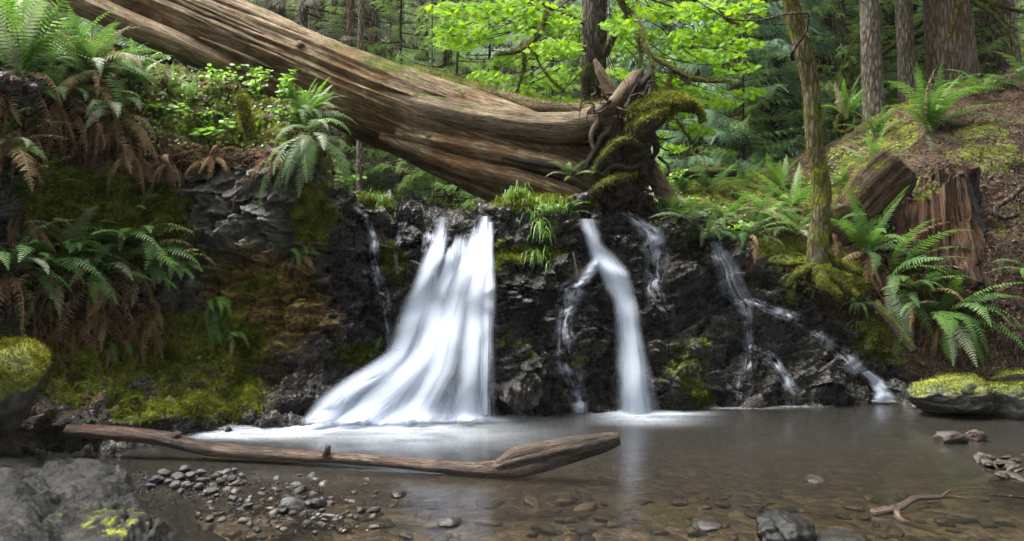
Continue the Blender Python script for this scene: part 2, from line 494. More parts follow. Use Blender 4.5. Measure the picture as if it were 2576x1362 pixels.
M = {}
M['ground'] = mat_ground()
M['water'] = mat_water()
M['foam'] = mat_foam()
M['moss'] = mat_moss('moss', 1.15)
M['moss_dark'] = mat_moss('dark_moss', .6)
M['moss_gold'] = mat_moss('golden_moss', .9, (1.2, 1.0, .7))
M['log'] = mat_wood('weathered_log_wood', (0.035, 0.02, 0.009), (0.19, 0.13, 0.07), (0.46, 0.35, 0.22), moss=.98, grain=11, low=(0.24, 0.125, 0.045))
M['log_grey'] = mat_wood('grey_root_wood', (0.03, 0.022, 0.016), (0.17, 0.122, 0.07), (0.38, 0.29, 0.185), moss=.95, grain=15)
M['root'] = mat_wood('dark_root_wood', (0.008, 0.005, 0.004), (0.03, 0.019, 0.013), (0.085, 0.06, 0.042), moss=1.05, grain=14, stretch=.15)
M['root_moss'] = mat_wood('mossy_root', (0.012, 0.009, 0.005), (0.045, 0.034, 0.018), (0.11, 0.085, 0.05), moss=.15, grain=12)
M['stump'] = mat_wood('rotten_red_wood', (0.010, 0.005, 0.003), (0.055, 0.028, 0.016), (0.15, 0.085, 0.05), moss=1.0, grain=9, low=(0.10, 0.042, 0.02))
M['slab'] = mat_wood('weathered_slab_wood', (0.03, 0.018, 0.012), (0.10, 0.065, 0.045), (0.2, 0.145, 0.11), moss=.75, grain=9, low=(0.12, 0.06, 0.035))
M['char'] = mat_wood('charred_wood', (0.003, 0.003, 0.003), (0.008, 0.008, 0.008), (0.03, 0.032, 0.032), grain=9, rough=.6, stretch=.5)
M['drift'] = mat_wood('wet_driftwood', (0.008, 0.005, 0.004), (0.055, 0.031, 0.02), (0.28, 0.19, 0.13), grain=16, rough=.45, stretch=.12, low=(0.24, 0.11, 0.055), spec=.5)
M['drift_end'] = mat_wood('splintered_wood', (0.02, 0.015, 0.012), (0.10, 0.073, 0.056), (0.24, 0.19, 0.155), grain=20, rough=.7, stretch=.04)
M['bark_fir'] = mat_bark('grey_fir_bark', (0.06, 0.046, 0.037), (0.27, 0.22, 0.18))
M['bark_red'] = mat_bark('reddish_cedar_bark', (0.06, 0.04, 0.03), (0.22, 0.15, 0.115), sc=.8)
M['bark_maple'] = mat_bark('furrowed_maple_bark', (0.018, 0.014, 0.010), (0.12, 0.095, 0.07), moss=.6)
M['bark_moss'] = mat_bark('moss_grown_bark', (0.05, 0.04, 0.022), (0.2, 0.165, 0.10), moss=.46)
M['twig'] = mat_bark('twig_bark', (0.018, 0.012, 0.009), (0.09, 0.065, 0.05))
M['twig_grey'] = mat_bark('dead_twig', (0.06, 0.05, 0.042), (0.22, 0.19, 0.165))
M['fern'] = leaf_mat('fern_green', (0.03, 0.08, 0.012), (0.10, 0.20, 0.03), .32, .6, spec=.2)
M['fern_dark'] = leaf_mat('fern_deep_green', (0.022, 0.062, 0.016), (0.08, 0.15, 0.04), .28, .58, spec=.22)
M['fern_lime'] = leaf_mat('fern_fresh_green', (0.06, 0.15, 0.012), (0.13, 0.27, 0.025), .4, .45)
M['fern_pale'] = leaf_mat('fern_pale_underside', (0.09, 0.13, 0.075), (0.2, 0.23, 0.14), .3, .6)
M['fern_dead'] = leaf_mat('dead_fern', (0.035, 0.017, 0.009), (0.17, 0.10, 0.058), .15, .8, spec=.1)
M['maple'] = leaf_mat('maple_leaf', (0.085, 0.20, 0.006), (0.19, 0.33, 0.01), .5, .6, tc=(0.27, 0.47, 0.008), spec=.15)
M['herb'] = leaf_mat('herb_leaf', (0.06, 0.16, 0.012), (0.16, 0.30, 0.03), .45, .45)
M['cedar'] = leaf_mat('cedar_foliage', (0.13, 0.24, 0.145), (0.30, 0.43, 0.29), .45, .5)
M['hemlock'] = leaf_mat('hemlock_foliage', (0.085, 0.15, 0.055), (0.20, 0.29, 0.12), .45, .55)
M['hemlock_lt'] = leaf_mat('young_hemlock_foliage', (0.13, 0.23, 0.05), (0.28, 0.43, 0.11), .5, .55)
M['dry_twigs'] = leaf_mat('dry_twig_sprays', (0.11, 0.10, 0.085), (0.27, 0.25, 0.2), .2, .8)
M['litter'] = leaf_mat('fallen_leaves', (0.035, 0.019, 0.012), (0.15, 0.09, 0.062), .1, .8, spec=.15)
M['grass'] = leaf_mat('grass_blades', (0.04, 0.10, 0.012), (0.12, 0.24, 0.03), .35, .45)
M['boulder'] = mat_stone('boulder_stone', (0.03, 0.026, 0.018), .7, moss=-.15)
M['bankstone'] = mat_stone('bank_stone', (0.036, 0.037, 0.031), .6, moss=.45)
M['pebble'] = mat_stone('river_stone', (0.027, 0.026, 0.025), .55, spec=.25)
M['pebble_wet'] = mat_stone('wet_river_stone', (0.02, 0.016, 0.013), .35, spec=.3)
M['pebble_brown'] = mat_stone('brown_river_stone', (0.05, 0.036, 0.027), .35)
M['red_rock'] = mat_stone('rusty_rock', (0.05, 0.022, 0.012), .6)
M['schist'] = mat_stone('dark_schist', (0.007, 0.007, 0.0065), .45, spec=.25)

M['shelf'] = mat_stone('slate_shelf', (0.017, 0.0168, 0.016), .65, moss=1.2, spec=.1)
M['fern_tan'] = leaf_mat('tan_dry_fern', (0.09, 0.06, 0.03), (0.25, 0.185, 0.10), .2, .8, spec=.1)
# ------------------------------------------------------------------ the terrain: one control net of profiles, lofted
def pz(px, z, Y): return (px, HY - (z - CH) / Y * F, Y)
def wl(px, py): return (px, py, F * CH / (py - HY))
cols = [
 [wl(-600,1180),(-600,1080,6.2),(-600,950,6.3),(-600,700,6.4),(-600,400,6.5),(-600,150,6.8),(-600,0,8.0),(-600,5.2),(-600,6.0)],
 [wl(-100,1160),(-100,1060,6.4),(-100,900,6.7),(-80,700,6.9),(-60,420,7.1),(-60,190,7.4),(-60,70,9.0),(-150,4.9),(-200,5.6)],
 [wl(100,1140),(100,1030,6.8),(130,895,7.55),(130,700,7.65),(140,440,7.78),(140,240,7.95),(150,95,9.3),(120,4.5),(80,5.2)],
 [wl(300,1120),(290,1045,7.05),(320,905,7.95),(320,720,8.05),(330,470,8.18),(330,330,8.28),(350,140,9.6),(340,4.1),(320,4.6)],
 [wl(480,1092),(470,1035,7.45),(470,912,8.15),(470,740,8.35),(470,490,8.48),(470,362,8.45),(500,195,9.6),(500,3.6),(500,4.0)],
 [wl(620,1076),(600,1038,7.7),(610,940,8.3),(620,750,8.45),(620,510,8.54),(620,385,8.45),(640,235,9.6),(650,3.1),(660,3.4)],
 [wl(760,1062),(740,1010,7.9),(740,945,8.2),(740,760,8.4),(750,570,8.45),(755,395,8.2),(775,300,9.5),(790,2.7),(790,3.0)],
 [wl(860,1056),(850,995,8.05),(850,925,8.4),(860,780,8.6),(850,640,8.62),(865,510,8.6),(865,520,9.4),(880,2.35),(880,2.7)],
 [wl(950,1053),(930,985,8.15),(930,915,8.5),(940,790,8.7),(940,640,8.78),(945,505,8.85),(950,530,9.8),(960,2.2),(960,2.5)],
 [wl(1050,1050),(1040,970,8.2),(1030,885,8.5),(1040,760,8.7),(1050,640,8.87),(1060,542,9.0),(1060,548,10),(1070,2.2),(1080,2.5)],
 [wl(1140,1050),(1140,960,8.15),(1140,860,8.35),(1140,750,8.55),(1145,640,8.75),(1150,552,8.95),(1150,550,10),(1150,2.2),(1160,2.5)],
 [wl(1232,1047),(1232,960,8.18),(1232,860,8.35),(1232,750,8.55),(1230,650,8.75),(1230,549,8.95),(1230,548,10),(1230,2.2),(1240,2.5)],
 [wl(1258,1043),(1258,950,8.10),(1258,850,8.12),(1256,740,8.15),(1254,640,8.25),(1256,522,8.5),(1290,540,10),(1290,2.25),(1300,2.6)],
 [wl(1340,1041),(1340,950,8.15),(1340,850,8.2),(1340,740,8.25),(1340,650,8.25),(1340,515,8.6),(1350,535,10),(1360,2.3),(1360,2.6)],
 [wl(1425,1041),(1425,950,8.22),(1425,850,8.3),(1425,740,8.4),(1425,640,8.5),(1425,532,8.75),(1430,535,10),(1430,2.35),(1430,2.7)],
 [wl(1480,1041),(1480,950,8.32),(1480,850,8.45),(1480,740,8.58),(1476,640,8.78),(1470,549,9.0),(1480,538,10),(1480,2.4),(1480,2.8)],
 [wl(1590,1036),(1590,940,8.42),(1580,840,8.55),(1560,740,8.65),(1545,640,8.85),(1530,540,9.05),(1540,525,10),(1560,2.5),(1570,2.9)],
 [wl(1700,1029),(1690,950,8.52),(1680,860,8.72),(1660,760,8.87),(1640,650,9.02),(1620,535,9.2),(1620,515,10),(1650,2.6),(1650,3.1)],
 [wl(1850,1023),(1840,970,8.62),(1810,890,8.82),(1780,800,9.0),(1750,690,9.15),(1730,585,9.35),(1720,520,10.1),(1740,2.75),(1750,3.3)],
 [wl(2000,1016),(1990,980,8.78),(1960,910,8.97),(1920,830,9.1),(1870,725,9.25),(1830,625,9.4),(1800,535,10.3),(1820,2.85),(1850,3.6)],
 [wl(2120,1011),(2120,988,8.87),(2090,935,9.02),(2040,850,9.17),(1990,760,9.3),(1960,670,9.4),(1920,550,10.3),(1930,3.0),(1950,3.9)],
 [wl(2215,1007),(2215,988,8.95),(2195,935,9.1),(2150,865,9.2),(2095,780,9.3),(2070,705,9.35),(2060,570,10.2),(2060,3.3),(2080,4.3)],
 [wl(2300,1019),(2300,1000,8.7),(2290,935,8.9),(2250,850,9.1),(2215,760,9.2),(2190,700,9.3),(2170,510,10.2),(2170,3.7),(2180,4.6)],
 [wl(2420,1030),(2420,1008,8.42),(2420,935,8.6),(2400,835,8.8),(2370,745,8.95),(2350,650,9.2),(2330,400,10.2),(2320,4.2),(2320,5.0)],
 [wl(2560,1031),(2570,1004,8.35),(2580,900,8.5),(2590,790,8.7),(2590,690,8.9),(2590,570,9.2),(2590,310,10.4),(2560,4.65),(2560,5.4)],
 [wl(2950,1040),(2950,1000,8.2),(2950,880,8.3),(2950,740,8.4),(2950,600,8.6),(2950,450,9.0),(2950,200,10.5),(2950,5.2),(2950,6.0)],
]
net = []
for c in cols:
    w0 = W(*c[0]); front = w0 * np.array([1, 1, 0]) + np.array([-w0[0] * .06, -0.55, -0.55])
    back = [W(*pz(c[7][0], c[7][1], 13.5)), W(*pz(c[8][0], c[8][1], 22.0))]
    zf = c[8][1]
    far = [W(*pz(c[8][0], zf + 4.0, 36.0)), W(*pz(c[8][0], zf + 24, 62.0)), W(*pz(c[8][0], zf + 64, 95.0))]  # far hillside steepened to screen the sky from the pool's reflection
    net.append([front] + [W(*p) for p in c[:7]] + back + far)
net = np.array(net)                                   # (26 columns, 13 rows, 3)
NC, NR = net.shape[:2]
tcol = np.linspace(0, NC - 1, (NC - 1) * 26 + 1)
segs = [12, 26, 40, 56, 64, 50, 44, 34, 20, 14, 12, 10]
trow = np.concatenate([[0]] + [k + np.arange(1, n + 1) / n for k, n in enumerate(segs)])
tmp = np.stack([catmull(net[:, r], tcol) for r in range(NR)], 1)          # (C,13,3)
G0 = np.stack([catmull(tmp[c], trow) for c in range(len(tcol))], 0)       # (C,R,3)
def gnorm(G):
    du, dv = np.gradient(G, axis=0), np.gradient(G, axis=1)
    return norm(np.cross(du, dv))
N0 = gnorm(G0)
gx, gy = pix(G0)
frontm = 1 - sstep(11.5, 13.0, G0[..., 1])
# masks, in surface position
def blob(cx, cy, rx, ry, soft=.6, rot=0.0):
    c, s = math.cos(rot), math.sin(rot)
    dx, dy = gx - cx, gy - cy
    d = np.sqrt(((dx * c + dy * s) / rx) ** 2 + ((-dx * s + dy * c) / ry) ** 2)
    return 1 - sstep(1 - soft, 1 + soft, d)
def bmax(*bs):
    r = bs[0]
    for b in bs[1:]: r = np.maximum(r, b)
    return r
upf = np.clip(N0[..., 2], 0, 1)
TR = trow[None, :] + 0 * gx
ledge = bmax(blob(330, 1000, 250, 75, .4, .12), blob(560, 980, 120, 80, .4, .3), blob(190, 960, 100, 70, .4), blob(520, 1060, 90, 25, .4)) * frontm
leftwall = (gx < 880) * sstep(905, 850, gy) * sstep(330, 400, gy) * frontm
lefttop = (1 - sstep(820, 870, gx)) * sstep(5.8, 6.2, TR)
rightb = sstep(0, 90, gx - (1640 + (gy - 500) * 1.35)) * frontm
lstreak = fbm(np.stack([gx / 75 + gy / 60, gy / 26 - gx / 110, 0 * gx], -1), 4, 77)
moss = bmax(ledge * np.clip(.8 + .9 * lstreak, 0, 1.05), blob(330, 560, 170, 110) * .95, blob(200, 520, 160, 130) * .85, blob(790, 540, 60, 90) * .7, blob(560, 870, 140, 90) * .95, blob(440, 870, 160, 90) * 1.0, blob(120, 900, 130, 60) * .8,
            blob(900, 910, 70, 35) * .62, blob(1320, 640, 90, 18, .5) * 1.0, blob(1255, 640, 10, 60, .5) * .8, blob(1340, 520, 100, 22, .4) * 1.0, blob(1290, 880, 60, 60) * .36, blob(1440, 900, 20, 60) * .3,
            blob(1720, 930, 80, 110) * .42, blob(1760, 1000, 50, 22) * .75, blob(990, 660, 40, 70, .6, -.4) * .6, blob(950, 515, 50, 15) * .9,
            blob(2220, 860, 110, 70) * .5, blob(2130, 700, 90, 60) * .7, blob(2000, 640, 120, 40) * .7, blob(1840, 600, 50, 15) * .6,
            blob(2380, 205, 100, 40) * 1.0, blob(2300, 240, 70, 40) * 1., blob(2490, 400, 100, 50) * .7, blob(1800, 490, 160, 60) * .75, blob(2050, 520, 160, 80) * .55, blob(2420, 960, 60, 30) * .5,
            blob(1850, 430, 120, 30) * .85, blob(2480, 330, 90, 40) * .6, blob(2340, 480, 80, 60) * .6, blob(2540, 560, 60, 50) * .5, blob(2240, 330, 80, 50) * .7, blob(2160, 400, 80, 60) * .6)
moss = np.maximum(moss, lefttop * .58)
moss = np.maximum(moss, (TR > 8.2) * .5)
moss = np.maximum(moss, (TR > 9.5) * .8)
dirt = bmax(rightb * .75, lefttop * .55, blob(150, 350, 250, 90) * .8, blob(450, 390, 260, 45) * .8, blob(250, 820, 260, 60) * .75, blob(680, 950, 100, 18) * .65, blob(1650, 545, 90, 30) * .8, blob(120, 1060, 120, 60) * .5, blob(360, 1000, 60, 30) * .4)
dirt = np.maximum(dirt, blob(2560, 700, 220, 420) * .95)
dirt = np.maximum(dirt, (TR > 7.6) * .7)
ochre = bmax(blob(660, 770, 160, 140) * 1.0, blob(600, 680, 120, 60) * .6, blob(640, 880, 60, 60) * .9, blob(780, 600, 50, 120) * .55, blob(330, 600, 90, 30) * .3, blob(800, 560, 30, 60) * .6)
green_alg = blob(660, 720, 80, 40)
moss = np.maximum(moss, green_alg * .55)
dry = np.clip(bmax(blob(560, 560, 210, 170) * .85, blob(700, 600, 120, 120) * .5, blob(520, 500, 120, 80) * .6, rightb * .7), 0, 1)
# relief
Pn = G0 * np.array([1, 1, 1.0])
warp = Pn + 0.25 * np.stack([fbm(Pn * 1.3, 3, 41), fbm(Pn * 1.3, 3, 42), fbm(Pn * 1.3, 3, 43)], -1)
rq = warp * np.array([2.0, 2.0, 3.1])
f1, f2, cid = worley(rq, 5)
g1, g2, gid = worley(warp * np.array([5.5, 5.5, 9.0]) + 3.1, 9)
h1, h2, hid = worley(warp * np.array([13, 13, 19.0]) + 1.7, 19)
strat = fbm(np.stack([warp[..., 0] * 2.0 + warp[..., 2] * 1.2, warp[..., 1] * 2, warp[..., 2] * 9 - warp[..., 0] * 2.2], -1), 4, 51, ridged=True)
rocky = (0.17 * fbm(warp * 1.1, 4, 1) + 0.30 * (cid - .5) + 0.30 * (np.minimum(f2 - f1, .3) - .2) + 0.20 * (gid - .5) + .24 * (np.minimum(g2 - g1, .25) - .15) + .06 * (hid - .5) + .07 * (np.minimum(h2 - h1, .2) - .1)
         + .12 * strat + .07 * fbm(Pn * 9, 4, 3, ridged=True) + .035 * fbm(Pn * 24, 3, 4))
softr = 0.12 * fbm(Pn * 1.4, 4, 21) + .03 * fbm(Pn * 7, 3, 22)
mossy = np.clip(moss * 1.2, 0, 1)
mossr = 0.16 * fbm(Pn * 2.2, 3, 31) + .16 * ledge * lstreak + .06 * np.abs(fbm(Pn * 5, 3, 32)) + .025 * fbm(Pn * 22, 3, 33)
isd = np.clip(dirt * 1.4 - .2, 0, 1)
D = rocky * (1 - isd) + softr * isd
D = D * (1 - .6 * mossy) + mossr * mossy * .8
D *= np.where(TR > 8, .6, 1.0)
D *= 1 - .5 * blob(1140, 560, 110, 40)
for (a_, b_, c_, d_, e_) in [(1330,760,62,70,.13),(1320,930,70,70,.12),(1445,830,40,110,.10),(1700,700,50,40,.16),(1770,860,60,55,.15),(1900,800,70,45,.14),(1900,945,80,50,.17),(2050,960,60,45,.14),(900,690,45,100,.14),(860,850,70,60,.16),(1010,740,35,60,.12),(1700,970,60,45,.16),(1830,690,40,40,.10),(1990,870,50,40,.10),(1660,600,40,30,.12),(560,600,90,60,.14),(660,520,60,60,.12),(700,680,60,50,.12)]:
    D += e_ * blob(a_, b_, c_, d_, .35, .3) * frontm
D -= .10 * bmax(blob(1000, 560, 14, 60), blob(920, 640, 12, 120, .6, -.12)) * frontm
amp = sstep(0.2, 1.2, TR) * .8 + .2
N1 = N0 if N0[200, 150, 1] < 0 else -N0
G = G0 + N1 * (D * amp)[..., None]
# block beside the main fall: step at its ledge
st = ((gx > 1250) & (gx < 1445)) * sstep(655, 640, gy) * sstep(500, 560, gy) * frontm
G[..., 1] += .16 * st
masks = np.stack([moss, dirt, ochre, dry], -1)
nC, nR = G.shape[:2]
r_back = int(np.searchsorted(trow, 7.6))
def terrain_piece(name, c0, c1, r0, r1):
    S = G[c0:c1 + 1, r0:r1 + 1]
    q = grid_quads(*S.shape[:2])[:, ::-1] if N1 is N0 else grid_quads(*S.shape[:2])
    me = make_mesh(name, S.reshape(-1, 3), q, M['ground'], None, masks[c0:c1 + 1, r0:r1 + 1].reshape(-1, 4), smooth=name != 'waterfall_cliff')
    return tag(obj(name, me), kind='structure')
cA, cB = 7 * 26 - 6, 21 * 26 + 8
terrain_piece('left_rock_bank', 0, cA, 0, r_back)
terrain_piece('waterfall_cliff', cA, cB, 0, r_back)
terrain_piece('right_earth_bank', cB, nC - 1, 0, r_back)
terrain_piece('forest_floor', 0, nC - 1, r_back, nR - 1)
allq = grid_quads(nC, nR)
BV = BVHTree.FromPolygons(G.reshape(-1, 3).tolist(), allq.tolist())
EYE = Vector((0, 0, CH))
def hit(px, py):
    d = Vector((float((px - CX) / F), 1.0, float(-(py - HY) / F))).normalized()
    p, n, i, ds = BV.ray_cast(EYE, d)
    if p is None: return hit(px, py + 12) if py < 700 else (None, None)
    p, n = np.array(p), np.array(n)
    if np.dot(n, np.array(d)) > 0: n = -n
    return p, n
def ground(x, y, z0=40.0):
    p, n, i, ds = BV.ray_cast(Vector((x, y, z0)), Vector((0, 0, -1)))
    return p[2] if p is not None else 2.3
GN = gnorm(G); GN = GN if N1 is N0 else -GN

# moss pile: small blades over the mossy front surfaces
wgt = (np.clip(moss + .9 * (fbm(G * 9, 3, 71)) * .5 - .45, 0, 1) * (TR > .9) * frontm * (gx > -60) * (gx < 2640)).ravel()
wgt *= (1 - .75 * isd.ravel())
wgt = wgt / wgt.sum()
ids = rng.choice(len(wgt), 110000, p=wgt)
P_ = G.reshape(-1, 3)[ids] + rng.normal(0, .012, (110000, 3)); N_ = GN.reshape(-1, 3)[ids]
v, f = blades(P_, N_, .036, .010, .7, .2, 3)
tag(obj('moss', make_mesh('moss', v, f, M['moss'])), 'green moss pile growing over the wet rocks and banks', kind='stuff')

# ------------------------------------------------------------------ stream bed and pool
bx, by = np.meshgrid(np.linspace(-8, 8, 300), np.linspace(1.0, 9.3, 220), indexing='ij')
bz = -.22 - .12 * sstep(5.2, 7.0, by) + .05 * fbm(np.stack([bx, by, 0 * bx], -1) * 1.2, 4, 81)
w1, w2, wi = worley(np.stack([bx * 5, by * 5, 0 * bx], -1), 83)
bz += .04 * np.clip(.55 - w1, 0, 1)
bz += .10 * np.exp(-(((bx + 1.75) / .75) ** 2 + ((by - 5.45) / .42) ** 2)) + .05 * np.exp(-(((bx + .95) / .6) ** 2 + ((by - 5.05) / .3) ** 2))
bz += .2 * np.exp(-(((bx - 4.4) / .7) ** 2 + ((by - 6.6) / .35) ** 2))
def mat_bed():
    s = NT('stream_bed')
    P = s.pos()
    w = s.node('TexVoronoi', {'Vector': P, 'Scale': 9.0}); w2_ = s.node('TexVoronoi', {'Vector': P, 'Scale': 24.0})
    r = s.node('SeparateColor', {0: w.outputs['Color']}).outputs[0]; r2 = s.node('SeparateColor', {0: w2_.outputs['Color']}).outputs[1]
    f = s.math('ADD', s.math('MULTIPLY', r, .5), s.math('MULTIPLY', r2, .5))
    col = s.ramp(f, [(.1, (0.007, 0.0056, 0.0043)), (.5, (0.03, 0.0245, 0.0185)), (.9, (0.10, 0.085, 0.068))])
    col = s.mix(s.rng(s.noise(P, .9, 4, .6), .5, .7), col, s.mix(.6, col, (0.06, 0.055, 0.02)))
    h = s.math('SUBTRACT', 1.0, s.math('ADD', s.math('MULTIPLY', w.outputs[0], .7), s.math('MULTIPLY', w2_.outputs[0], .4)))
    return s.done(s.pbsdf(col=col, rough=.6, nrm=s.bump(h, .8, .03)))
M['bed'] = mat_bed()
bed = obj('stream_bed', make_mesh('stream_bed', np.stack([bx, by, bz], -1).reshape(-1, 3), grid_quads(300, 220)[:, ::-1], M['bed']))
tag(bed, kind='structure')
wx, wy = np.meshgrid(np.linspace(-9, 9, 60), np.linspace(0.6, 9.6, 40), indexing='ij')
tag(obj('pool_water', make_mesh('pool_water', np.stack([wx, wy, 0 * wx], -1).reshape(-1, 3), grid_quads(60, 40)[:, ::-1], M['water'])), kind='structure')

def rear_z(x, y):
    x, y = np.asarray(x, float), np.asarray(y, float)
    return np.maximum(-.6 + 2.3 * sstep(5.9, 8.0, np.abs(x)), -.6 + .85 * sstep(.6, -1.5, y)) + .05 * fbm(np.stack([x, y, 0 * x], -1) * .9, 3, 91)
rx_, ry_ = np.meshgrid(np.linspace(-16, 16, 120), np.linspace(-14, 8.2, 90), indexing='ij')
rz_ = rear_z(rx_, ry_); rm = np.zeros(rx_.shape + (4,)); rm[..., 1] = .7; rm[..., 0] = .4
tag(obj('near_bank', make_mesh('near_bank', np.stack([rx_, ry_, rz_], -1).reshape(-1, 3), grid_quads(120, 90)[:, ::-1], M['ground'], None, rm.reshape(-1, 4))), kind='structure')
# ------------------------------------------------------------------ stones
def ico(sub=3):
    import bmesh
    bm = bmesh.new(); bmesh.ops.create_icosphere(bm, subdivisions=sub, radius=1)
    v = np.array([x.co[:] for x in bm.verts]); f = np.array([[y.index for y in x.verts] for x in bm.faces]); bm.free()
    return v, f
I2, I3, I4, I5 = ico(2), ico(3), ico(4), ico(5)
def rock_shape(seed, base=I4, sc=(1, 1, 1), rough=.18, facet=.25, fine=.03):
    v, f = base
    d = v * np.array(sc)
    n = rough * fbm(v * 1.3 + seed * 7.1, 4, seed)
    a1, a2, ai = worley(v * 1.5 + seed * 3.3, seed)
    n = n + facet * (ai - .5) * .6 + facet * .3 * (np.minimum(a2 - a1, .3) - .15) + fine * fbm(v * 7 + seed, 3, seed + 3)
    for k in range(7):         # planed faces
        r = np.random.default_rng(seed * 31 + k); ax = norm(r.normal(0, 1, 3)); c = r.uniform(.62, .9)
        ex = (d / np.array(sc)) @ ax - c
        d = d - np.where(ex > 0, ex, 0)[:, None] * ax * np.array(sc) * .8
    return d * (1 + n)[:, None], f
def stone(name, px, py, rx, ry, depth_ratio, seed, mat, label, cat='stone', group=None, Y=None, base=I4, sink=.25, rough=.18, facet=.3, fine=.03, rz=None, fuzz=0, zc=None):
    """a stone whose picture centre is (px,py) and half sizes rx,ry in photo pixels at distance Y."""
    c = W(px, py, Y); s = Y / F
    v, f = rock_shape(seed, base, (rx * s, rx * s * depth_ratio, ry * s), rough, facet, fine)
    if rz:
        a = math.radians(rz); R = np.array([[math.cos(a), 0, math.sin(a)], [0, 1, 0], [-math.sin(a), 0, math.cos(a)]]); v = v @ R.T
    o = obj(name, make_mesh(name, v, f, mat), loc=tuple(c))
    tag(o, label, cat, group)
    if fuzz:
        me = o.data; nn = np.zeros(len(v) * 3, np.float32); me.vertices.foreach_get('normal', nn); nn = nn.reshape(-1, 3)
        w_ = np.clip(nn[:, 2] + .8 * fbm((v + c) * 6, 3, 5) - .1, 0, 1); w_ /= w_.sum()
        k = rng.choice(len(v), fuzz, p=w_)
        bv, bf = blades(v[k] + rng.normal(0, .01, (fuzz, 3)), nn[k], .022, .008, .7, 0, seed)
        tag(obj('moss_tuft', make_mesh('moss_tuft', bv, bf, M['moss_gold'] if seed == 3 else M['moss']), o), kind='stuff')
    return o

stone('boulder', 5, 970, 112, 125, 1.0, 3, M['boulder'], 'large rounded boulder with a golden moss cap at the left edge', 'boulder', Y=6.1, base=I5, fuzz=9000, facet=.12, rough=.14)
stone('bank_stone', 2385, 992, 92, 50, .9, 8, M['bankstone'], 'widest grey stone with a mossy top on the right shore', 'stone', 'mossy shore stones', Y=8.15, base=I5, rz=-6, fuzz=2500, facet=.4)
stone('bank_stone', 2485, 1010, 42, 36, .9, 12, M['bankstone'], 'small pale mossy stone between two larger ones on right shore', 'stone', 'mossy shore stones', Y=8.1, fuzz=700)
stone('bank_stone', 2545, 1005, 70, 48, .9, 15, M['bankstone'], 'mossy stone at the right edge just above the water', 'stone', 'mossy shore stones', Y=8.05, base=I5, fuzz=2000)
stone('bank_stone', 2550, 955, 55, 28, .9, 18, M['bankstone'], 'flat mossy stone lying highest on the right shore', 'stone', 'mossy shore stones', Y=8.4, fuzz=1200)
stone('rusty_rock', 2388, 1106, 42, 22, .8, 21, M['red_rock'], 'larger rusty brown lump standing in the pool', 'rock', 'rusty rocks in the pool', Y=7.0, rough=.3, fine=.1)
stone('rusty_rock', 2456, 1098, 26, 16, .8, 23, M['red_rock'], 'smaller rusty brown lump right of its twin in the pool', 'rock', 'rusty rocks in the pool', Y=7.05, rough=.3, fine=.1)
stone('dark_rock', 1975, 1350, 78, 55, 1.2, 27, M['schist'], 'black angular rock poking from the water at the bottom edge', 'rock', Y=4.65, base=I5, facet=.55, fine=.06)
stone('dark_rock', 2110, 1366, 70, 18, 1.2, 28, M['schist'], 'low black slab beside the angular rock at the bottom edge', 'rock', Y=4.6, facet=.5)
stone('river_stone', 2045, 1208, 26, 9, 1.2, 33, M['pebble_wet'], 'wet dark pebble breaking the surface right of the driftwood', 'stone', Y=5.85)
stone('river_stone', 1780, 1322, 40, 14, 1.2, 34, M['pebble_wet'], 'submerged dark stone left of the black angular rock', 'stone', Y=4.9)
stone('river_stone', 1130, 1315, 32, 14, 1.2, 36, M['pebble_wet'], 'dark wet stone near the bottom centre of the shallows', 'stone', Y=4.95)
stone('river_stone', 1000, 1244, 22, 10, 1.2, 37, M['pebble_wet'], 'dark pebble alone below the middle of the driftwood', 'stone', Y=5.5)

def mound(px, py): # top of water or bar along the pixel's ray
    Y = F * CH / (py - HY); return (px - CX) / F * Y, Y
PB = []
for k in range(6):
    vv, ff = rock_shape(50 + k, I3, (1, .8, .58), .2, .3, .03)
    PB.append((vv, ff))
pmesh = {(k, m_): make_mesh('river_stone', PB[k][0], PB[k][1], M[m_]) for k in range(6) for m_ in ('pebble', 'pebble_wet', 'pebble_brown')}
heap = [(395,1208,34),(412,1190,30),(448,1198,34),(466,1178,26),(480,1200,30),(512,1208,30),(505,1190,24),(545,1196,26),(570,1188,20),(585,1205,26),(556,1214,28),(440,1222,28),(470,1224,24),(500,1224,24),(535,1222,22),(425,1212,24),(590,1180,16),(380,1222,22),(455,1238,20),(610,1195,16)]
for i, (a, b, w_) in enumerate(heap):
    x, y = mound(a, b + 8); s_ = w_ * .62 / F * y
    tag(obj('river_stone', pmesh[(i % 6, 'pebble')], loc=(x, y, .015 + .02 * random.random()), rot=(random.uniform(-.2, .2), random.uniform(-.2, .2), random.uniform(0, 6)), scale=(s_, s_, s_ * random.uniform(.8, 1.1))),
        'rounded grey stone in the small heap left of centre, below the driftwood', 'stone', 'grey stones heaped in the shallows')
for (a, b, w_, l) in [(735, 1268, 36, 'largest rounded grey stone in the scatter of gravel at lower left'), (800, 1262, 22, 'pale oval stone right of the largest grey stone in the gravel')]:
    x, y = mound(a, b + 12); s_ = w_ / F * y
    tag(obj('river_stone', pmesh[(1, 'pebble')], loc=(x, y, .02), rot=(0, .1, .5), scale=s_), l, 'stone')
n_ = 0
